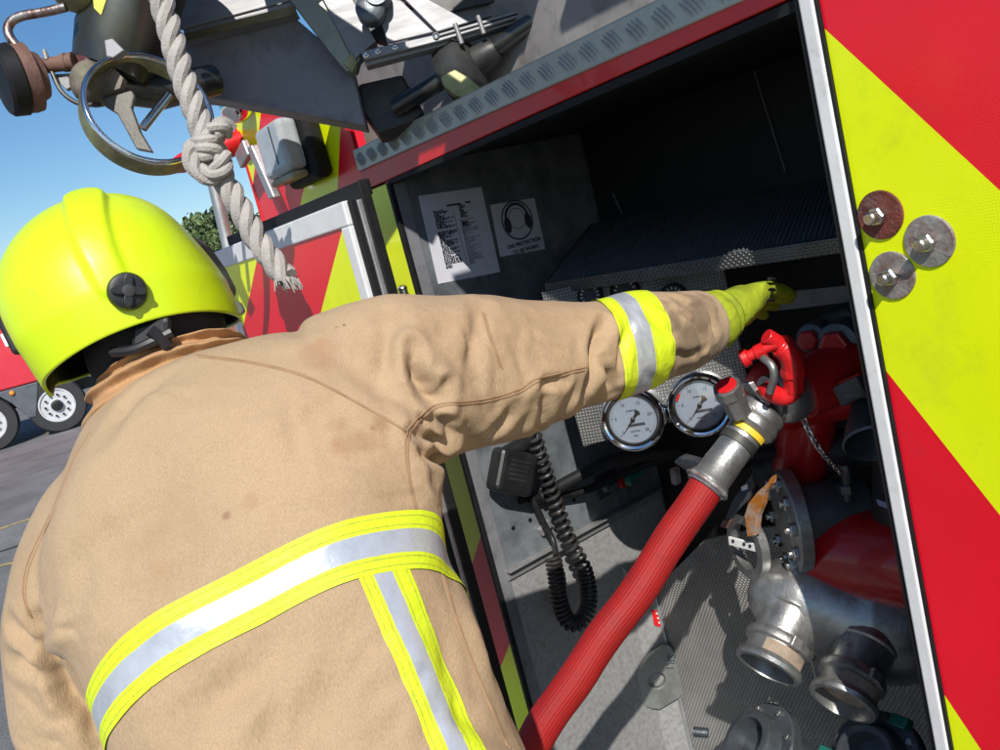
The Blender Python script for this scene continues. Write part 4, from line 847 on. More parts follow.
mk('mudguard', prism([LP(.35, .0, zbo-.01), LP(.95, 0, zbo-.01), LP(.75, 0, .8), LP(.45, 0, .95)], ls*.3), M_lgrey, lor, bevel=.02)
M_amb = mat('amber lens', (.8, .25, .02), .3)
mk('marker_lamp', ell(LP(-.62, -.02, .93), le*.05, ls*.03, (0, 0, .05), 16, 8), M_amb, lor, smooth=True)
mk('side_reflector', lbox(-1.0, -.92, -.035, -.02, zbo+.06, zbo+.12), M_amb, lor)

# trees and building beyond
def leafmat(name, c):
    return mat(name, c, .6, 0, .4, .8)
ML = [leafmat('leaf green', (.11, .16, .05)), leafmat('leaf dark green', (.055, .09, .03))]
M_bark = mat('bark', (.09, .07, .05), .9, 0, .3, 5, bump=.5, bs=20)
def tree(px, py_top, d, wpx, label, seed):
    r_ = np.random.default_rng(seed)
    top = D(px, py_top, d); base = np.array([top[0], top[1], GZ]); H = top[2]-GZ; wr_ = wpx*d/FPX/2
    t = thing('tree', label, 'tree', base, 'trees on the skyline behind the firefighter')
    limbs = [tube([base, base+[.1, 0, H*.3], base+[0, .1, H*.6], base+[0, 0, H*.85]], [.22, .17, .1, .03], 10)]
    cl = []
    for k in range(26):
        a = r_.random()*6.28; h = H*(.3+.64*r_.random()); rr_ = wr_*(1-abs(h/H-.55)*1.1)*math.sqrt(r_.random())
        c = base+np.array([math.cos(a)*rr_, math.sin(a)*rr_, h]); cl.append((c, wr_*(.22+.2*r_.random())))
        limbs.append(tube([base+[0, 0, h*.7], c], [.05, .015], 6))
    mk('trunk', join(*limbs), M_bark, t, smooth=True)
    V, Fc, MI = [], [], []
    for c, s in cl:
        n = 620
        dv = r_.normal(size=(n, 3)); dv /= np.linalg.norm(dv, axis=1)[:, None]; rad_ = s*r_.random(n)**.35*(.8+.4*r_.random(n))
        P = c+dv*rad_[:, None]*[1, 1, .8]; mi_ = r_.random() < .4
        for p in P:
            u = r_.normal(size=3); u /= np.linalg.norm(u); w = np.cross(u, r_.normal(size=3)); w /= np.linalg.norm(w)+1e-9; l = .12*(.6+.7*r_.random())
            o = len(V); V += [p-u*l, p+w*l*.55, p+u*l, p-w*l*.55]; Fc.append((o, o+1, o+2, o+3)); MI.append(1 if mi_ else 0)
    mk('crown', (V, Fc), ML, t, mi=MI)
tree(214, 212, 34, 120, 'green leafy tree between the helmet and the chevron door, nearer its silver frame', 3)
tree(250, 255, 37, 70, 'dark green tree low behind the visor, lower than its neighbour', 5)
bp0 = D(226, 345, 30)
bl = thing('brick_building', 'low brick building glimpsed under the helmet visor', 'building', (bp0[0], bp0[1], GZ))
bx_ = nrm(np.array([RT[0], RT[1], 0])); by_ = nrm(np.array([FWD[0], FWD[1], 0])); bb = np.array([bp0[0], bp0[1], GZ])
mk('wall', box(bb+[0, 0, 1.1], bx_*3.2, by_*2, (0, 0, 1.1)), mat('brick red', (.25, .09, .06), .85, 0, .3, 3), bl)
mk('roof', prism([bb-bx_*3.4-by_*2.2+[0, 0, 2.2], bb+bx_*3.4-by_*2.2+[0, 0, 2.2], bb+bx_*3.4-by_*2.2+[0, 0, 2.35], bb-bx_*3.4-by_*2.2+[0, 0, 2.35]], by_*4.4), M_greyp, bl)
mk('window', box(bb-by_*2.01+bx_*-.6+[0, 0, 1.3], bx_*.5, by_*.02, (0, 0, .5)), M_label, bl)

# ================================================================ FIREFIGHTER
M_skin = mat('skin', (.42, .22, .16), .5, 0, .12, 20)
def fabric(name, col, stains=()):
    """heavy woven cotton: fine rib lines, blotchy fading, a few marks"""
    m = mat(name, col, .85, 0, .07, 5, spec=.25)
    nt = m.node_tree; b = nt.nodes['Principled BSDF']; L = nt.links.new; tc = nt.nodes.new('ShaderNodeTexCoord')
    b.inputs['Sheen Weight'].default_value = .08; b.inputs['Sheen Roughness'].default_value = .5
    out = b.inputs['Base Color'].links[0].from_socket
    mp = nt.nodes.new('ShaderNodeMapping'); mp.inputs['Rotation'].default_value = (rad(20), rad(12), rad(35)); mp.inputs['Scale'].default_value = (900, 900, 110); L(tc.outputs['Object'], mp.inputs[0])
    n1 = nt.nodes.new('ShaderNodeTexNoise'); n1.inputs['Scale'].default_value = 1; n1.inputs['Detail'].default_value = 2; L(mp.outputs[0], n1.inputs['Vector'])
    mx = nt.nodes.new('ShaderNodeMix'); mx.data_type = 'RGBA'; mx.blend_type = 'OVERLAY'; mx.inputs[0].default_value = .33; L(out, mx.inputs[6]); L(n1.outputs[0], mx.inputs[7]); out = mx.outputs[2]
    nw = nt.nodes.new('ShaderNodeTexNoise'); nw.inputs['Scale'].default_value = 28; nw.inputs['Detail'].default_value = 6; L(tc.outputs['Object'], nw.inputs['Vector'])
    nd = nt.nodes.new('ShaderNodeTexNoise'); nd.inputs['Scale'].default_value = 6.5; nd.inputs['Detail'].default_value = 9; nd.inputs['Roughness'].default_value = .68; L(tc.outputs['Object'], nd.inputs['Vector'])
    rd = nt.nodes.new('ShaderNodeMapRange'); rd.inputs[1].default_value = .50; rd.inputs[2].default_value = .74; rd.inputs[4].default_value = .42; L(nd.outputs[0], rd.inputs[0])
    md = nt.nodes.new('ShaderNodeMix'); md.data_type = 'RGBA'; L(rd.outputs[0], md.inputs[0]); L(out, md.inputs[6]); md.inputs[7].default_value = (*(np.array(col)*[.62, .54, .48]), 1); out = md.outputs[2]
    for (p, r, col2, amt) in stains:
        d = nt.nodes.new('ShaderNodeVectorMath'); d.operation = 'DISTANCE'; L(tc.outputs['Object'], d.inputs[0]); d.inputs[1].default_value = tuple(p)
        ad = nt.nodes.new('ShaderNodeMath'); ad.operation = 'MULTIPLY_ADD'; L(nw.outputs[0], ad.inputs[0]); ad.inputs[1].default_value = r*2.6; L(d.outputs['Value'], ad.inputs[2])
        mr = nt.nodes.new('ShaderNodeMapRange'); mr.inputs[1].default_value = r*1.5; mr.inputs[2].default_value = r*2.1; mr.inputs[3].default_value = amt; mr.inputs[4].default_value = 0; L(ad.outputs[0], mr.inputs[0])
        m2 = nt.nodes.new('ShaderNodeMix'); m2.data_type = 'RGBA'; L(mr.outputs[0], m2.inputs[0]); L(out, m2.inputs[6]); m2.inputs[7].default_value = (*col2, 1); out = m2.outputs[2]
    L(out, b.inputs['Base Color'])
    n3 = nt.nodes.new('ShaderNodeTexNoise'); n3.inputs['Scale'].default_value = 55; n3.inputs['Detail'].default_value = 5; L(tc.outputs['Object'], n3.inputs['Vector'])
    b1 = nt.nodes.new('ShaderNodeBump'); b1.inputs['Strength'].default_value = .55; b1.inputs['Distance'].default_value = .003; L(n3.outputs[0], b1.inputs['Height'])
    b2 = nt.nodes.new('ShaderNodeBump'); b2.inputs['Strength'].default_value = .6; b2.inputs['Distance'].default_value = .0012; L(n1.outputs[0], b2.inputs['Height']); L(b1.outputs[0], b2.inputs['Normal']); L(b2.outputs[0], b.inputs['Normal'])
    return m
TAN = (.425, .30, .178)

def skin(name, nodes, links, root=0, sub=2):
    """one continuous skinned surface grown over a skeleton of joints"""
    me = bpy.data.meshes.new(name); me.from_pydata([tuple(p) for p, r in nodes], links, []); o = bpy.data.objects.new(name, me); S.collection.objects.link(o)
    sm = o.modifiers.new('s', 'SKIN'); sm.use_smooth_shade = True
    for i, (p, r) in enumerate(nodes):
        v = me.skin_vertices[0].data[i]; v.radius = (r, r) if not hasattr(r, '__len__') else r; v.use_root = i == root
    sb_ = o.modifiers.new('d', 'SUBSURF'); sb_.levels = sub; sb_.render_levels = sub
    dg = bpy.context.evaluated_depsgraph_get(); e = o.evaluated_get(dg); m2 = bpy.data.meshes.new_from_object(e)
    V = [np.array(v.co) for v in m2.vertices]; Fc = [tuple(p.vertices) for p in m2.polygons]
    bpy.data.objects.remove(o); bpy.data.meshes.remove(me); bpy.data.meshes.remove(m2)
    return V, Fc
hd = D(122, 300, 1.11); nk = D(160, 372, 1.09); pel = D(455, 925, 1.02)
shR, shL = D(372, 392, 1.06), D(100, 545, 1.04); elR, elL = D(545, 358, 1.245), D(100, 705, 1.04); wrR, wrL = D(716, 321, 1.472), D(175, 850, 1.2)
face = nrm(RT*.62+FWD*.72-UPV*.3)
foot = nrm(np.array([FWD[0], FWD[1], 0])); lat = nrm(np.array([RT[0], RT[1], 0]))
hipR, hipL = pel+lat*.1-[0, 0, .04], pel-lat*.1-[0, 0, .04]
knR, knL = hipR+foot*.08-[0, 0, .5], hipL+foot*.1-[0, 0, .5]
anR, anL = np.array([*(hipR+lat*.03-foot*.02)[:2], GZ+.11]), np.array([*(hipL-lat*.04+foot*.05)[:2], GZ+.11])
cn = D(265, 560, 1.0)
nodes = [(pel, (.13, .1)), (D(365, 745, .99), (.13, .09)), (cn, (.13, .09)), (D(195, 430, 1.07), (.09, .07)), (nk, .055), (hd-UPV*.03, .075), (hd+UPV*.05, .085),
         (shR, .065), (elR, .045), (wrR, .03), (shL, .06), (elL, .045), (wrL, .03), (wrL+(pel-wrL)*.12+FWD*.06, (.04, .02)),
         (hipR, .09), (knR, .06), (anR, .042), (anR+foot*.16-[0, 0, .05], (.045, .03)), (hipL, .09), (knL, .06), (anL, .042), (anL+foot*.16-[0, 0, .05], (.045, .03)),
         (hd+face*.07-UPV*.06, .05), (hd+face*.118-UPV*.0, .012)]
links = [(0, 1), (1, 2), (2, 3), (3, 4), (4, 5), (5, 6), (3, 7), (7, 8), (8, 9), (3, 10), (10, 11), (11, 12), (12, 13), (0, 14), (14, 15), (15, 16), (16, 17), (0, 18), (18, 19), (19, 20), (20, 21), (5, 22), (6, 23)]
person = mk('person', skin('b', nodes, links, 0, 2), M_skin, smooth=True, ang=180, label='firefighter in tan jacket and yellow helmet, seen from behind, reaching into the pump bay', cat='person', loc=((anR[0]+anL[0])/2, (anR[1]+anL[1])/2, GZ))
fu = nrm(UPV-np.dot(UPV, face)*face); fl_ = np.cross(face, fu)
for s in (-1, 1):
    e = mk('eye', ell(hd+face*.092+fl_*s*.032+fu*.012, face*.012, fl_*.014, fu*.012, 14, 8), M_label, person, smooth=True)
    mk('pupil', ell(hd+face*.1+fl_*s*.032+fu*.012, face*.005, fl_*.006, fu*.006, 10, 6), M_ink, e, smooth=True)
    mk('ear', ell(hd+fl_*s*.088-UPV*.02, face*.018, fl_*.01, fu*.032, 14, 8), M_skin, person, smooth=True)
mk('mouth', ell(hd+face*.095-fu*.065, face*.008, fl_*.025, fu*.007, 14, 8), M_brown, person, smooth=True)

# ---- jacket: torso and sleeves merged into one surface, then creased
def sect(L, R, dl, dr, b, ex=2.5, n=56, tilt=0., sh=0.):
    PL, PR = D(*L, dl), D(*R, dr); c = (PL+PR)/2; a = (PR-PL)/2; bv = FWD-np.dot(FWD, nrm(a))*nrm(a); bv = nrm(bv)*b+UPV*tilt
    out = []
    for k in range(n):
        t = 2*math.pi*k/n; ct, st = math.cos(t), math.sin(t)
        out.append(c+a*math.copysign(abs(ct)**(2/ex), ct)+bv*math.copysign(abs(st)**(2/ex), st))
    return out
def loft(secs, k=4):
    n = len(secs[0]); A = []
    cols = [catmull([s[j] for s in secs], k) for j in range(n)]; m = len(cols[0])
    V = [cols[j][i] for i in range(m) for j in range(n)]; Fc = []
    for i in range(m-1):
        for j in range(n): Fc.append((i*n+j, i*n+(j+1) % n, (i+1)*n+(j+1) % n, (i+1)*n+j))
    return V, Fc+[tuple(range(n-1, -1, -1)), tuple(range((m-1)*n, m*n))]
torso = loft([sect((118, 402), (232, 352), 1.08, 1.10, .075), sect((96, 436), (285, 338), 1.05, 1.08, .10), sect((66, 486), (352, 346), 1.01, 1.06, .125), sect((50, 545), (412, 388), .98, 1.04, .14),
              sect((60, 612), (432, 454), .96, 1.02, .15), sect((90, 664), (436, 510), .95, 1.0, .15), sect((112, 706), (444, 570), .94, .985, .15), sect((140, 772), (484, 655), .93, .97, .155),
              sect((200, 880), (532, 765), .93, .96, .16), sect((290, 1030), (630, 910), .93, .96, .165), sect((350, 1120), (690, 1000), .94, .97, .17)])
ra_c = [(318, 402, 1.045, .095), (360, 394, 1.06, .106), (405, 384, 1.075, .107), (450, 375, 1.12, .0985), (505, 369, 1.185, .094), (556, 356, 1.25, .0865), (605, 346, 1.31, .0765), (650, 336, 1.37, .0715), (684, 329, 1.425, .067), (704, 323, 1.452, .059)]
def armtube(cs):
    P = catmull([D(x, y, d) for x, y, d, r in cs], 5); rs = np.interp(np.linspace(0, len(cs)-1, len(P)), range(len(cs)), [c[3] for c in cs]); return tube(P, list(rs), 40)
rarm = armtube(ra_c)
larm = armtube([(140, 500, 1.0, .075), (112, 535, 1.015, .088), (95, 570, 1.025, .093), (86, 615, 1.035, .093), (86, 655, 1.04, .088), (96, 705, 1.045, .085), (112, 760, 1.06, .08), (140, 820, 1.11, .072), (170, 850, 1.17, .06)])
def remesh(VF, vox, smooth):
    me = bpy.data.meshes.new('r'); me.from_pydata([tuple(v) for v in VF[0]], [], VF[1]); o = bpy.data.objects.new('r', me); S.collection.objects.link(o)
    m = o.modifiers.new('r', 'REMESH'); m.mode = 'VOXEL'; m.voxel_size = vox
    s = o.modifiers.new('s', 'SMOOTH'); s.factor = .5; s.iterations = smooth
    dg = bpy.context.evaluated_depsgraph_get(); m2 = bpy.data.meshes.new_from_object(o.evaluated_get(dg))
    V = np.array([v.co[:] for v in m2.vertices]); Fc = [tuple(p.vertices) for p in m2.polygons]
    bpy.data.objects.remove(o); bpy.data.meshes.remove(me); bpy.data.meshes.remove(m2); return V, Fc
def remesh_parts(parts, vox, smooth):
    return remesh(join(*parts), vox, smooth)
JV, JF = remesh_parts([torso, rarm, larm], .0043, 20)
def bvh(V, Fc): return BVHTree.FromPolygons([Vector(v) for v in V], Fc)
def cast(tree_, x, y, maxd=4):
    v = nrm(ray(x, y)); h = tree_.ray_cast(Vector(CAM), Vector(v), maxd); return (np.array(h[0]), np.array(h[1])) if h[0] is not None else None
def normals(V, Fc):
    me = bpy.data.meshes.new('n'); me.from_pydata([tuple(v) for v in V], [], Fc); me.update(); N = np.array([v.normal[:] for v in me.vertices]); bpy.data.meshes.remove(me); return N
def castline(tree_, pts, step=4):
    out = []
    for (x0, y0), (x1, y1) in zip(pts[:-1], pts[1:]):
        n = max(1, int(math.hypot(x1-x0, y1-y0)/step))
        for i in range(n):
            h = cast(tree_, x0+(x1-x0)*i/n, y0+(y1-y0)*i/n)
            if h: out.append(h[0]+h[1]*0)
    h = cast(tree_, *pts[-1])
    if h: out.append(h[0])
    return out
def linedist(V, P):
    P = np.array(P); best = np.full(len(V), 9.0)
    for a, b in zip(P[:-1], P[1:]):
        ab = b-a; t = np.clip(((V-a)@ab)/(ab@ab+1e-12), 0, 1); best = np.minimum(best, np.linalg.norm(V-(a+t[:, None]*ab), axis=1))
    return best
def pxcurve(pts, k=4):
    q = catmull([np.array([x, y, 0.]) for x, y in pts], k) if len(pts) > 2 else [np.array([*p, 0.]) for p in pts]
    return [(p[0], p[1]) for p in q]
FOLDS = [  # photo pixels along the crease, width, depth (metres; negative = ridge)
 (((412, 345), (417, 375), (428, 397), (440, 402), (449, 388)), .010, .020), (((420, 372), (431, 384), (436, 396)), .007, .012), (((440, 360), (447, 372), (452, 384)), .012, -.010),
 (((479, 308), (478, 340), (480, 380)), .013, .008), (((394, 316), (387, 350), (386, 384)), .014, .008), (((405, 318), (402, 350), (405, 380)), .014, -.006),
 (((543, 384), (552, 381), (564, 381)), .007, .009), (((541, 424), (543, 402), (544, 386)), .010, .010), (((556, 420), (568, 398), (580, 384)), .012, .006),
 (((606, 322), (596, 345), (593, 366), (588, 384), (579, 404)), .010, .016), (((603, 360), (610, 376), (611, 392)), .008, .010), (((626, 326), (624, 350), (620, 376)), .008, .008), (((598, 390), (606, 372), (612, 352)), .012, -.007),
 (((480, 440), (498, 426), (514, 410)), .011, .010), (((500, 444), (520, 424), (530, 404)), .012, .006), (((460, 420), (470, 436), (472, 446)), .010, .006),
 (((436, 416), (446, 424), (454, 440)), .008, .018), (((408, 434), (424, 438), (446, 440)), .008, .013), (((412, 424), (428, 420), (444, 424)), .008, .009), (((418, 452), (432, 458), (446, 456)), .009, .012), (((412, 440), (420, 456), (428, 476)), .010, .008), (((428, 486), (438, 500), (448, 504)), .010, .008),
 (((425, 322), (440, 330), (452, 318)), .012, .004), (((446, 322), (462, 330)), .01, .004), (((520, 320), (560, 326), (590, 322)), .016, .004), (((640, 312), (662, 330), (684, 336)), .010, .005), (((690, 318), (700, 330), (704, 348)), .007, .008), (((672, 350), (684, 356), (700, 352)), .008, .007), (((655, 385), (668, 372), (676, 356)), .008, .006), (((706, 305), (712, 320), (716, 336)), .006, .006), (((676, 300), (690, 308), (706, 304)), .008, .006),
 (((46, 622), (52, 650), (66, 690), (90, 716), (104, 742)), .012, .018), (((12, 624), (28, 640), (46, 654)), .010, .013), (((10, 660), (36, 668), (66, 688)), .010, .010), (((30, 640), (40, 664), (60, 700)), .010, -.006), (((60, 600), (56, 640), (70, 676)), .018, -.008),
 (((48, 614), (80, 560), (140, 512), (210, 480)), .035, .007), (((80, 650), (120, 590), (190, 540)), .035, .006), (((60, 560), (110, 510), (180, 478)), .022, -.005), (((100, 590), (160, 545), (240, 520)), .03, -.004),
 (((190, 730), (230, 692), (275, 655)), .020, .008), (((318, 745), (332, 690), (346, 640)), .020, .006), (((220, 750), (250, 710), (290, 680)), .02, -.004), (((380, 745), (372, 690), (368, 640)), .02, .004),
 (((430, 622), (446, 656), (470, 700)), .018, .007), (((455, 600), (470, 640), (496, 690)), .02, -.008), (((470, 612), (478, 628), (492, 640)), .010, .008), (((440, 690), (470, 720), (520, 748)), .016, .005),
 (((250, 350), (300, 345), (350, 352)), .025, -.004), (((355, 340), (362, 370), (380, 400)), .02, .004), (((330, 430), (372, 448), (400, 480)), .03, .004), (((140, 420), (200, 400), (250, 392)), .03, .003), (((104, 440), (140, 402), (190, 380)), .016, .006)]
T0 = bvh(JV, JF); N0 = normals(JV, JF); disp = np.zeros(len(JV))
facing = np.clip((N0@(-FWD))*2.2+.75, 0, 1)
for pts, w, amp in FOLDS:
    P = castline(T0, pxcurve(pts), 5)
    if len(P) < 2: continue
    d = linedist(JV, P); L_ = np.array([np.linalg.norm(JV-P[0], axis=1), np.linalg.norm(JV-P[-1], axis=1)]).min(0)
    tap = np.clip(L_/(w*2.2), .25, 1)
    amp *= 1.75; disp += -amp*tap*np.exp(-(d/w)**2) + .38*amp*np.exp(-(d/(2.3*w))**2)*tap
# many small creases in the sleeve and across the back
rc_r = np.random.default_rng(21)
def crease(x, y, a, L, w, amp):
    global disp
    P = castline(T0, pxcurve(((x-L*math.cos(a), y-L*math.sin(a)), (x+rc_r.normal()*3, y+rc_r.normal()*3), (x+L*math.cos(a), y+L*math.sin(a)))), 5)
    if len(P) < 2 or np.linalg.norm(P[0]-P[-1]) > .2: return
    d = linedist(JV, P); L_ = np.array([np.linalg.norm(JV-P[0], axis=1), np.linalg.norm(JV-P[-1], axis=1)]).min(0)
    disp += (-amp*np.exp(-(d/w)**2)+.5*amp*np.exp(-(d/(2*w))**2))*np.clip(L_/(w*2.5), .1, 1)
for k in range(46): crease(rc_r.uniform(400, 720), rc_r.uniform(310, 420), rc_r.normal(1.5, .5), rc_r.uniform(8, 22), rc_r.uniform(.005, .009), rc_r.uniform(.002, .0055))
for k in range(30): crease(rc_r.uniform(60, 450), rc_r.uniform(380, 520), rc_r.normal(-.6, .5), rc_r.uniform(12, 45), rc_r.uniform(.006, .012), rc_r.uniform(.0012, .003))
for k in range(22): crease(rc_r.uniform(130, 500), rc_r.uniform(640, 745), rc_r.normal(-1.0, .4), rc_r.uniform(15, 40), rc_r.uniform(.006, .012), rc_r.uniform(.0015, .0035))
for k in range(14): crease(rc_r.uniform(400, 455), rc_r.uniform(415, 510), rc_r.normal(.4, .5), rc_r.uniform(8, 20), rc_r.uniform(.004, .007), rc_r.uniform(.003, .006))
for k in range(14): crease(rc_r.uniform(10, 80), rc_r.uniform(610, 745), rc_r.normal(.4, .5), rc_r.uniform(8, 24), rc_r.uniform(.005, .009), rc_r.uniform(.002, .005))
# broad uneven drape
for k in range(26):
    dv = rng.normal(size=3); dv /= np.linalg.norm(dv); fq = rng.uniform(14, 55); disp += (.0017/ (1+.05*fq))*np.sin(JV@dv*fq+rng.uniform(0, 6.28))*1.6
JV = JV+N0*disp[:, None]
# light smoothing of the creased surface
adj_i = np.array([(a, b) for f in JF for a, b in zip(f, f[1:]+f[:1])]); 
for _ in range(1):
    acc = np.zeros_like(JV); cnt = np.zeros(len(JV)); np.add.at(acc, adj_i[:, 0], JV[adj_i[:, 1]]); np.add.at(cnt, adj_i[:, 0], 1); JV = JV*.6+.4*acc/np.maximum(cnt, 1)[:, None]
T1 = bvh(JV, JF); N1 = normals(JV, JF)
poff = OFF[person]
def stain_shade_at(x, y): h = cast(T1, x, y); return tuple(h[0]-poff) if h else (0, 0, 0)
SOIL = (.25, .12, .055)
M_jac = fabric('tan jacket cloth', TAN, [(stain_shade_at(358, 436), .036, SOIL, .42), (stain_shade_at(380, 424), .02, SOIL, .5), (stain_shade_at(372, 428), .010, SOIL, .5), (stain_shade_at(340, 450), .02, (.36, .2, .1), .4), (stain_shade_at(226, 516), .006, (.2, .1, .06), .55), (stain_shade_at(250, 500), .012, (.36, .2, .11), .4), (stain_shade_at(336, 327), .007, (.07, .06, .05), .9), (stain_shade_at(344, 325), .005, (.07, .06, .05), .9), (stain_shade_at(312, 356), .035, (.36, .2, .11), .5), (stain_shade_at(320, 340), .012, (.36, .2, .1), .5), (stain_shade_at(160, 570), .016, (.4, .23, .12), .35), (stain_shade_at(690, 346), .11, (.17, .12, .075), .7), (stain_shade_at(702, 316), .09, (.16, .11, .07), .6), (stain_shade_at(456, 320), .02, (.36, .22, .12), .4)])  # two wide cuff marks combine soot with painted wrist shadow
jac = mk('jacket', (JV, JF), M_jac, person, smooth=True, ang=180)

# ---- reflective tapes cut from the jacket surface
M_tapeY = mat('lime tape', (.66, .82, .02), .6, 0, .06, 30, bump=.3, bs=120, stain=(.36, .36, .06), stainamt=.4, stains=30)
M_tapeS = mat('silver tape', (.47, .505, .56), .38, .25, .08, 25, bump=.3, bs=45, stain=(.33, .35, .39), stainamt=.5, stains=24)
M_stit = mat('tape stitching', (.42, .48, .03), .8, 0, .3, 300)
def plane_fit(P):
    P = np.array(P); c = P.mean(0); u, s, vt = np.linalg.svd(P-c); return c, vt[2]
def tape(name, cuts, n, region_fn, lift=.0022, parent=None, off=None):
    """cuts: increasing offsets along n: yellow | silver | yellow"""
    bm = bmesh.new()
    s = JV@n
    keep = (s > cuts[0]-.012) & (s < cuts[-1]+.012) & region_fn(JV)
    vm = {}
    for f in JF:
        if all(keep[i] for i in f):
            for i in f:
                if i not in vm: vm[i] = bm.verts.new(tuple(JV[i]+N1[i]*lift))
            try: bm.faces.new([vm[i] for i in f])
            except ValueError: pass
    st_ = [cuts[0]+.0045, cuts[1]-.0035, cuts[2]+.0035, cuts[3]-.0045]
    for q in sorted(list(cuts)+[t+e for t in st_ for e in (-.0006, .0006)]):
        g = bm.verts[:]+bm.edges[:]+bm.faces[:]
        bmesh.ops.bisect_plane(bm, geom=g, plane_co=tuple(n*q), plane_no=tuple(n), clear_inner=q == cuts[0], clear_outer=q == cuts[-1], dist=1e-6)
    bmesh.ops.remove_doubles(bm, verts=bm.verts[:], dist=.0006)
    bm.verts.index_update(); V = [np.array(v.co) for v in bm.verts]; Fc, MI = [], []
    for f in bm.faces:
        c = float(np.dot(np.array(f.calc_center_median()), n)); Fc.append(tuple(v.index for v in f.verts)); MI.append(2 if min(abs(c-t) for t in st_) < .0006 else 1 if cuts[1] < c < cuts[2] else 0)
    sv=np.array([v@n for v in V]); print(name, cuts, sv.min(), sv.max(), 'edge verts', (abs(sv-cuts[0])<1e-4).sum(), (abs(sv-cuts[-1])<1e-4).sum())
    bm.free()
    o = mk(name, (V, Fc), [M_tapeY, M_tapeS, M_stit], parent or jac, smooth=True, ang=180, mi=MI)
    return o
OFF[jac] = poff
bt_ = [castline(T1, pxcurve(q), 6) for q in (((112, 664), (150, 622), (200, 586), (250, 562), (300, 545), (350, 531), (400, 521), (446, 517)), ((120, 676), (150, 645), (200, 607), (250, 581), (300, 562), (350, 547), (400, 538), (448, 533)), ((122, 694), (160, 663), (200, 631), (250, 603), (300, 582), (350, 565), (400, 552), (450, 544)), ((122, 720), (160, 682), (200, 651), (250, 622), (300, 599), (350, 581), (400, 567), (452, 556)))]
mid_ = bt_[1]+bt_[2]
# each pair of curves shares one cutting direction
c1, n1 = plane_fit(bt_[1]); c2_, n2 = plane_fit(bt_[2]); n1 = n1*np.sign(n1@(-UPV)); n2 = n2*np.sign(n2@(-UPV)); nb = nrm(n1+n2)
bc_ = [float(np.mean(np.array(q)@nb)) for q in bt_]; bm_ = (bc_[0]+bc_[-1])/2; bc_ = [bm_+(q-bm_)*1.17 for q in bc_]; bc_[1] -= .001; bc_[2] += .001
larm_ax = np.array([D(x, y, d) for x, y, d in ((95, 570, 1.025), (86, 615, 1.035), (86, 655, 1.04), (96, 705, 1.045), (112, 760, 1.06))])
lp_ = [D(60, 500, 1.0), D(104, 735, .94), D(140, 850, .94)]
def not_left_arm(V):
    d = linedist(V, larm_ax); return ~((d < .092) & ((V-D(100, 700, .95))@RT < .0))
tape('waist_tape', bc_, nb, not_left_arm)
e_ = [castline(T1, q, 6) for q in (((366, 584), (398, 660), (434, 748)), ((378, 582), (412, 660), (449, 748)), ((396, 578), (424, 650), (460, 740)), ((410, 576), (438, 650), (468, 736)))]
# the downward tape lies between planes that hold its edges and the surface normal of the back
allp = np.array(e_[1]+e_[2]); dv = nrm(np.array(e_[1][-1])-np.array(e_[1][0])); nn_ = np.mean([cast(T1, x, y)[1] for x, y in ((390, 620), (410, 660), (430, 700))], axis=0)
nv = nrm(np.cross(nn_, dv)); nv = nv*np.sign(nv@RT); vc = [float(np.mean(np.array(q)@nv)) for q in e_]; vm_ = (vc[0]+vc[-1])/2; vc = [vm_+(q-vm_)*1.18 for q in vc]
bandlow = bc_[-1]+.001; ndir = nrm(nn_)
bm_keep = lambda V: ((V@nb) > bandlow+.0005) & (((V-np.array(allp).mean(0))@ndir) > -.06)
# crisp upper end: cut at the lower edge of the waist tape
tp = tape('back_tape', vc, nv, lambda V: ((V@nb) > bandlow-.012) & (((V-allp.mean(0))@ndir) > -.06), lift=.0018)
wr_c = [cast(T1, x, y)[0] for x, y in ((619, 340), (634, 339), (652, 337), (671, 333))]
na = nrm(D(688, 328, 1.43)-D(605, 346, 1.31)); vv_ = nrm(ray(645, 338)); na = nrm(na-.62*np.dot(na, vv_)*vv_)
tape('sleeve_tape', [float(p@na) for p in wr_c], na, lambda V: ((V-D(560, 400, 1.2))@RT) > .02)

# ---- seams: stitched lines on the jacket
def seam(pts, r=.0013, push=.0002):
    out = []
    q = pxcurve(pts, 6)
    for (x0, y0), (x1, y1) in zip(q[:-1], q[1:]):
        n = max(1, int(math.hypot(x1-x0, y1-y0)/3))
        for i in range(n):
            h = cast(T1, x0+(x1-x0)*i/n, y0+(y1-y0)*i/n)
            if h: out.append(h[0]+h[1]*push)
    segs = []; cur = [out[0]]
    for p in out[1:]:
        if np.linalg.norm(p-cur[-1]) > .03: segs.append(cur); cur = [p]
        else: cur.append(p)
    segs.append(cur)
    return join(*[tube(s, r, 5) for s in segs if len(s) > 2])
M_seam = mat('stitched seam', (.33, .21, .115), .9, 0, .15, 60)
for nm, pts in (('yoke_seam', ((196, 355), (256, 363), (312, 379), (384, 418), (406, 431))), ('armhole_seam', ((407, 431), (405, 450), (408, 480), (416, 515))), ('sleeve_seam', ((407, 430), (422, 414), (440, 404), (479, 400), (515, 391), (536, 379), (560, 373), (590, 366))), ('side_seam', ((90, 432), (72, 462), (52, 510), (28, 562), (23, 594), (30, 618))), ('side_seam', ((441, 572), (452, 610), (470, 660), (500, 730), (508, 748))), ('elbow_seam', ((482, 312), (490, 340), (501, 370)))):
    mk(nm, join(seam(pts), seam([(x+2.5, y+2.2) for x, y in pts])), M_seam, jac, smooth=True)

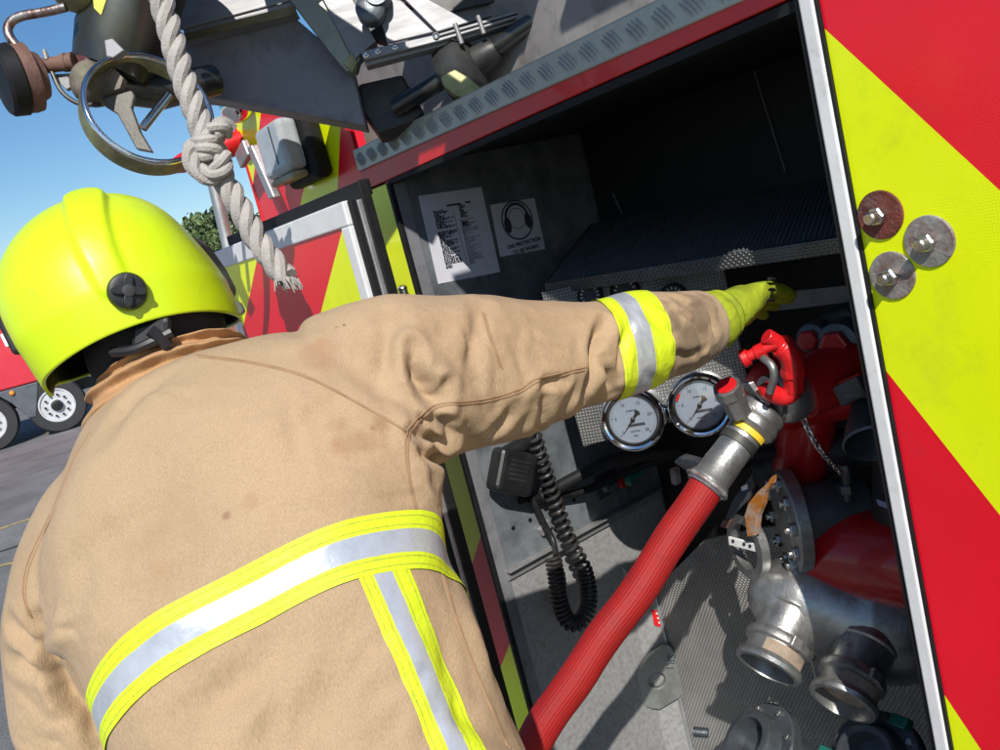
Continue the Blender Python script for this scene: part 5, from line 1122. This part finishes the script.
# ---- collar
def collar():
    lv = []
    for k, (L, R, d, b, t) in enumerate((((90, 436), (250, 350), 1.07, .082, -.004), ((90, 426), (247, 348), 1.068, .088, -.005), ((93, 411), (245, 344), 1.07, .092, -.007), ((98, 400), (242, 340), 1.072, .09, -.009), ((103, 391), (239, 336), 1.075, .09, -.011), ((107, 388), (236, 335), 1.08, .084, -.011), ((110, 397), (233, 343), 1.08, .08, -.009))):
        lv.append(sect(L, R, d, d+.02, b, 2.1, 96, tilt=t))
    n = 96; cols = [catmull([s[j] for s in lv], 9) for j in range(n)]; m = len(cols[0]); V = []; cen = [np.mean([cols[j][i] for j in range(n)], axis=0) for i in range(m)]
    for i in range(m):
        for j in range(n):
            p = cols[j][i]; t = 2*math.pi*j/n; h = i/m
            r = (.0075*math.sin(h*20+.9*math.sin(2*t+1)+t*1.2)+.0022*math.sin(6*t+9*h)+.0012*math.sin(15*t-14*h))*math.sin(h*math.pi)**.7
            V.append(p+nrm(p-cen[i])*r)
    return V, [(i*n+j, i*n+(j+1) % n, (i+1)*n+(j+1) % n, (i+1)*n+j) for i in range(m-1) for j in range(n)]
col_ = mk('collar', collar(), fabric('collar cloth', (.47, .27, .125), [((0, 0, 0), .001, SOIL, 0)]), jac, smooth=True, ang=180)
col_.modifiers.new('s', 'SUBSURF').levels = 1; col_.modifiers['s'].render_levels = 1

# ---- helmet
hel_c = D(121, 303, 1.10); hA, hB, hC = RT*.1385, UPV*.137, FWD*.145
Hm = np.array([hA, hB, hC]).T; Hi = np.linalg.inv(Hm)
def hsurf(x, y):   # nearest point of the helmet shell on the ray
    o = Hi@(CAM-hel_c); v = Hi@ray(x, y); a = v@v; b = 2*o@v; c = o@o-1; dsc = max(b*b-4*a*c, 0); return Hi@(CAM+ray(x, y)*((-b-math.sqrt(dsc))/(2*a))-hel_c)
qa, qb, qn = Hi@(D(70, 372, 1.055)-hel_c), Hi@(D(241, 310, 1.13)-hel_c), hsurf(132, 317); qt = Hi@(D(46, 402, 1.05)-hel_c)
mm = nrm(np.cross(qb-qa, Hi@(FWD+.0*UPV))); mm = mm*np.sign(mm[1]); hh = float(mm@(qa/np.linalg.norm(qa)+qb/np.linalg.norm(qb))/2)
uq, wq = frame_of(mm)
amax = math.acos(max(-1, min(1, hh))); NU, NV = 240, 96
ridge = np.array([nrm(hsurf(x, y)) for x, y in pxcurve(((85, 200), (88, 222), (97, 250), (112, 282)), 8)])
rw = np.linspace(.165, .12, len(ridge))
FLAT = nrm([-.88, -.52, -.2]); FLAT2 = nrm([.74, .62, .1]); V = []; qaz = math.atan2(qt@wq, qt@uq); qbz = math.atan2(qb@wq, qb@uq); qnz = math.atan2(qn@wq, qn@uq); ear = amax-math.acos(float(mm@nrm(qn))); tail_ = math.acos(float(mm@nrm(qt)))-amax; print('ear', ear, 'tail', tail_)
for i in range(NV+1):
    for j in range(NU):
        az_ = 2*math.pi*j/NU
        da = (az_-qaz+math.pi) % (2*math.pi)-math.pi; db = (az_-qbz+math.pi) % (2*math.pi)-math.pi
        dn = (az_-qnz+math.pi) % (2*math.pi)-math.pi; df = (az_-qnz) % (2*math.pi)-math.pi
        am = amax+max(.1, tail_)*math.exp(-(da/.26)**2)-ear*(.62*math.exp(-(abs(dn)/.95)**2.2)+1.2*math.exp(-(abs(df)/1.1)**2.4))
        t = i/NV; an2 = am*t
        q = mm*math.cos(an2)+(uq*math.cos(az_)+wq*math.sin(az_))*math.sin(an2)
        rim = max(0, (t-.86)/.14); s = 1+.035*rim**2+.03*math.exp(-(da/.3)**2)*rim+.035*math.exp(-(db/.5)**2)*rim
        dd_ = np.linalg.norm(ridge-q, axis=1); k = int(dd_.argmin()); e = (dd_[k]-rw[k])/.02
        s += .075*(1-.62*k/len(ridge))/(1+math.exp(max(-30, min(30, e*2.2))))
        s += .008/(1+math.exp(-max(-30, min(30, (t-.80)/.012))))
        s -= .17*math.exp(-(math.acos(max(-1, min(1, float(q@FLAT))))/.42)**2)+.13*math.exp(-(math.acos(max(-1, min(1, float(q@FLAT2))))/.5)**2)
        V.append(hel_c+Hm@(q*s))
Fc = [(i*NU+j, (i+1)*NU+j, (i+1)*NU+(j+1) % NU, i*NU+(j+1) % NU) for i in range(1, NV) for j in range(NU)]
top = len(V); V.append(hel_c+Hm@(mm*np.linalg.norm(Hi@(V[0]-hel_c)))); Fc += [(top, NU+j, NU+(j+1) % NU) for j in range(NU)]
M_hel = mat('fluorescent lime helmet', (.60, .80, .008), .38, 0, .03, 6, coat=.15, stain=(.42, .52, .03), stainamt=.3, stains=34)
hel = mk('helmet', (V, [f[::-1] for f in Fc]), M_hel, person, smooth=True, ang=60)
sf = hel.modifiers.new('shell', 'SOLIDIFY'); sf.thickness = .004; sf.offset = 1 if False else -1
V2 = [hel_c+(np.array(v)-hel_c)*.955 for v in V[NU*6:NU*(NV+1)]]
F2 = [(i*NU+j, (i+1)*NU+j, (i+1)*NU+(j+1) % NU, i*NU+(j+1) % NU) for i in range(NV-6) for j in range(NU)]
mk('helmet_lining', (V2, F2), M_plast, hel, smooth=True, ang=180)
def hpt(x, y): q = hsurf(x, y); return hel_c+Hm@q, nrm(np.linalg.inv(Hm).T@q)
kp_, kn = hpt(127, 292); u, w = frame_of(kn)
kb = mk('helmet_knob', lathe(kp_+kn*.002, kn, [(-.01, .021), (.006, .0215), (.010, .0195), (.012, .0135), (.010, .001)], 40), M_plast, hel, smooth=True)
mk('knob_grip', prism([kp_+kn*.009+(u*math.cos(t)+w*math.sin(t))*(.0125+.0065*math.cos(4*t+1.2)) for t in np.linspace(0, 2*math.pi, 49)[:-1]], kn*.010), M_plast, kb, bevel=.0025)
mk('knob_cap', lathe(kp_+kn*.019, kn, [(0, .007), (.001, .0068), (.0015, .004)], 20), M_darkm, kb, smooth=True)
kp2 = D(17, 333, 1.06); kx = nrm(D(28, 352, 1.06)-D(8, 312, 1.06)); ky = nrm(np.cross(kx, FWD))
lk2 = mk('helmet_lug', box(kp2+FWD*.0, kx*.028, ky*.0085, FWD*.02), M_plast, hel, bevel=.005)
mk('lug_tab', box(D(9, 340, 1.05), kx*.009, ky*.004, FWD*.008), M_label, lk2, bevel=.002)
mk('face_shield', prism([D(x, y, 1.155) for x, y in ((186, 232), (200, 243), (216, 266), (227, 287), (224, 297), (208, 282), (194, 256))], FWD*.05), M_plast, hel, bevel=.006)
M_vis = mat('smoked visor', (.25, .27, .2), .15, 0, .2, 10); M_vis.node_tree.nodes['Principled BSDF'].inputs['Transmission Weight'].default_value = .6
mk('visor', prism([D(x, y, 1.115) for x, y in ((206, 300), (226, 298), (240, 302), (244, 311), (240, 316), (228, 310), (214, 305))], FWD*.012), M_vis, hel, bevel=.003)
mk('neck_guard', loft([sect((90, 318), (224, 292), 1.09, 1.13, .10, 2.1), sect((86, 350), (222, 306), 1.085, 1.12, .098, 2.1), sect((96, 380), (226, 328), 1.085, 1.11, .085, 2.1), sect((112, 400), (230, 350), 1.085, 1.11, .07, 2.1)]), mat('black neck cloth', (.02, .02, .02), .8, 0, .4, 30, bump=.5, bs=50), hel, smooth=True)

mk('neck_strap', join(tube(catmull([D(112, 352, .99), D(132, 350, .985), D(150, 343, .985), D(172, 332, .99)], 5), .006, 8), tube(catmull([D(150, 330, .98), D(160, 338, .985), D(168, 346, .99)], 4), .007, 8)), M_plast, hel, smooth=True)
mk('ratchet_pad', box(D(152, 335, .995), RT*.022+UPV*.006, UPV*.016, FWD*.008), M_plast, hel, bevel=.006)
# ---- glove
gw = D(714, 320, 1.468); gk = D(744, 302, 1.512)
gx = nrm(D(790, 294, 1.585)-gk); gy = nrm(UPV-np.dot(UPV, gx)*gx); gz = np.cross(gx, gy); gz = gz*np.sign(gz@FWD)
def hv(a, b, c): return gk+gx*a+gy*b+gz*c
gn_ = [(gw, .042), (gk-gx*.022, (.044, .036)), (gk+gx*.020-gy*.002, (.038, .030))]
gl_ = [(0, 1), (1, 2)]
def finger(base, pts, r0, r1):
    i0 = len(gn_); gn_.append((base, r0)); gl_.append((2, i0))
    for k, p in enumerate(pts): gn_.append((p, r0+(r1-r0)*(k+1)/len(pts))); gl_.append((len(gn_)-2, len(gn_)-1))
finger(hv(.046, .018, -.012), [hv(.080, .013, -.012), hv(.110, .004, -.008), hv(.134, -.004, -.004)], .015, .0105)
finger(hv(.048, .004, .006), [hv(.084, .001, .006), hv(.116, -.006, .006), hv(.142, -.010, .006)], .015, .0105)
finger(hv(.046, -.010, .022), [hv(.080, -.012, .024), hv(.106, -.016, .026), hv(.126, -.022, .024)], .014, .010)
finger(hv(.044, -.028, .028), [hv(.07, -.022, .036), hv(.09, -.030, .036), hv(.104, -.036, .034)], .013, .0095)
i0 = len(gn_); gn_ += [(hv(.0, -.026, .02), .018), (hv(.03, -.034, .03), .015), (hv(.055, -.030, .034), .012)]; gl_ += [(1, i0), (i0, i0+1), (i0+1, i0+2)]
M_glv = mat('lime glove cloth', (.30, .36, .010), .8, 0, .22, 24, bump=.6, bs=70, stain=(.1, .12, .02), stainamt=.45, stains=22)  # base lowered towards olive to stand in for shade on the hand
glv = mk('glove', skin('g', gn_, gl_, 0, 3), M_glv, person, smooth=True, ang=180)
gax = nrm(gk-gw); mk('glove_cuff', lathe(gw-gax*.012, gax, [(-.03, .042), (0, .050), (.012, .052), (.02, .049), (.026, .044), (.034, .046), (.042, .042)], 40), M_glv, glv, smooth=True)
lgx = nrm(wrL-elL); lgy = nrm(ZUP-np.dot(ZUP, lgx)*lgx); lgz = np.cross(lgy, lgx); lgk = D(170, 850, 1.17)+lgx*.03
def left_of(p): q = np.array(p)-gk; return lgk+lgx*np.dot(q, gx)+lgy*np.dot(q, gy)+lgz*np.dot(q, gz)
mk('glove', skin('g', [(left_of(p), r) for p, r in gn_], gl_, 0, 2), M_glv, person, smooth=True, ang=180)
mk('knuckle_pad', join(*[tube(catmull([hv(.03, .034-.018*k, -.034+.007*k), hv(.05, .032-.017*k, -.03+.006*k), hv(.066, .027-.016*k, -.026+.008*k)], 4), .0035, 8) for k in range(3)]), M_plast, glv, smooth=True)

# ---- trousers and boots (below the frame)
tr = join(loft([sect((330, 1080), (650, 980), .95, .98, .15), sect((400, 1200), (700, 1130), .97, 1.0, .15)]), tube([hipR, (hipR+knR)/2, knR, (knR+anR)/2, anR+[0, 0, .03]], [.12, .11, .1, .095, .09], 28), tube([hipL, (hipL+knL)/2, knL, (knL+anL)/2, anL+[0, 0, .03]], [.12, .11, .1, .095, .09], 28))
mk('trousers', tr, M_jac, person, smooth=True)
for a in (anR, anL):
    mk('boot', join(tube([a+[0, 0, .1], a, a+foot*.06-[0, 0, .04], a+foot*.18-[0, 0, .06]], [.068, .066, .062, .045], 20), box(np.array([a[0], a[1], GZ+.018])+foot*.07, foot*.15, lat*.05, (0, 0, .018))), M_rubber, person, smooth=True)
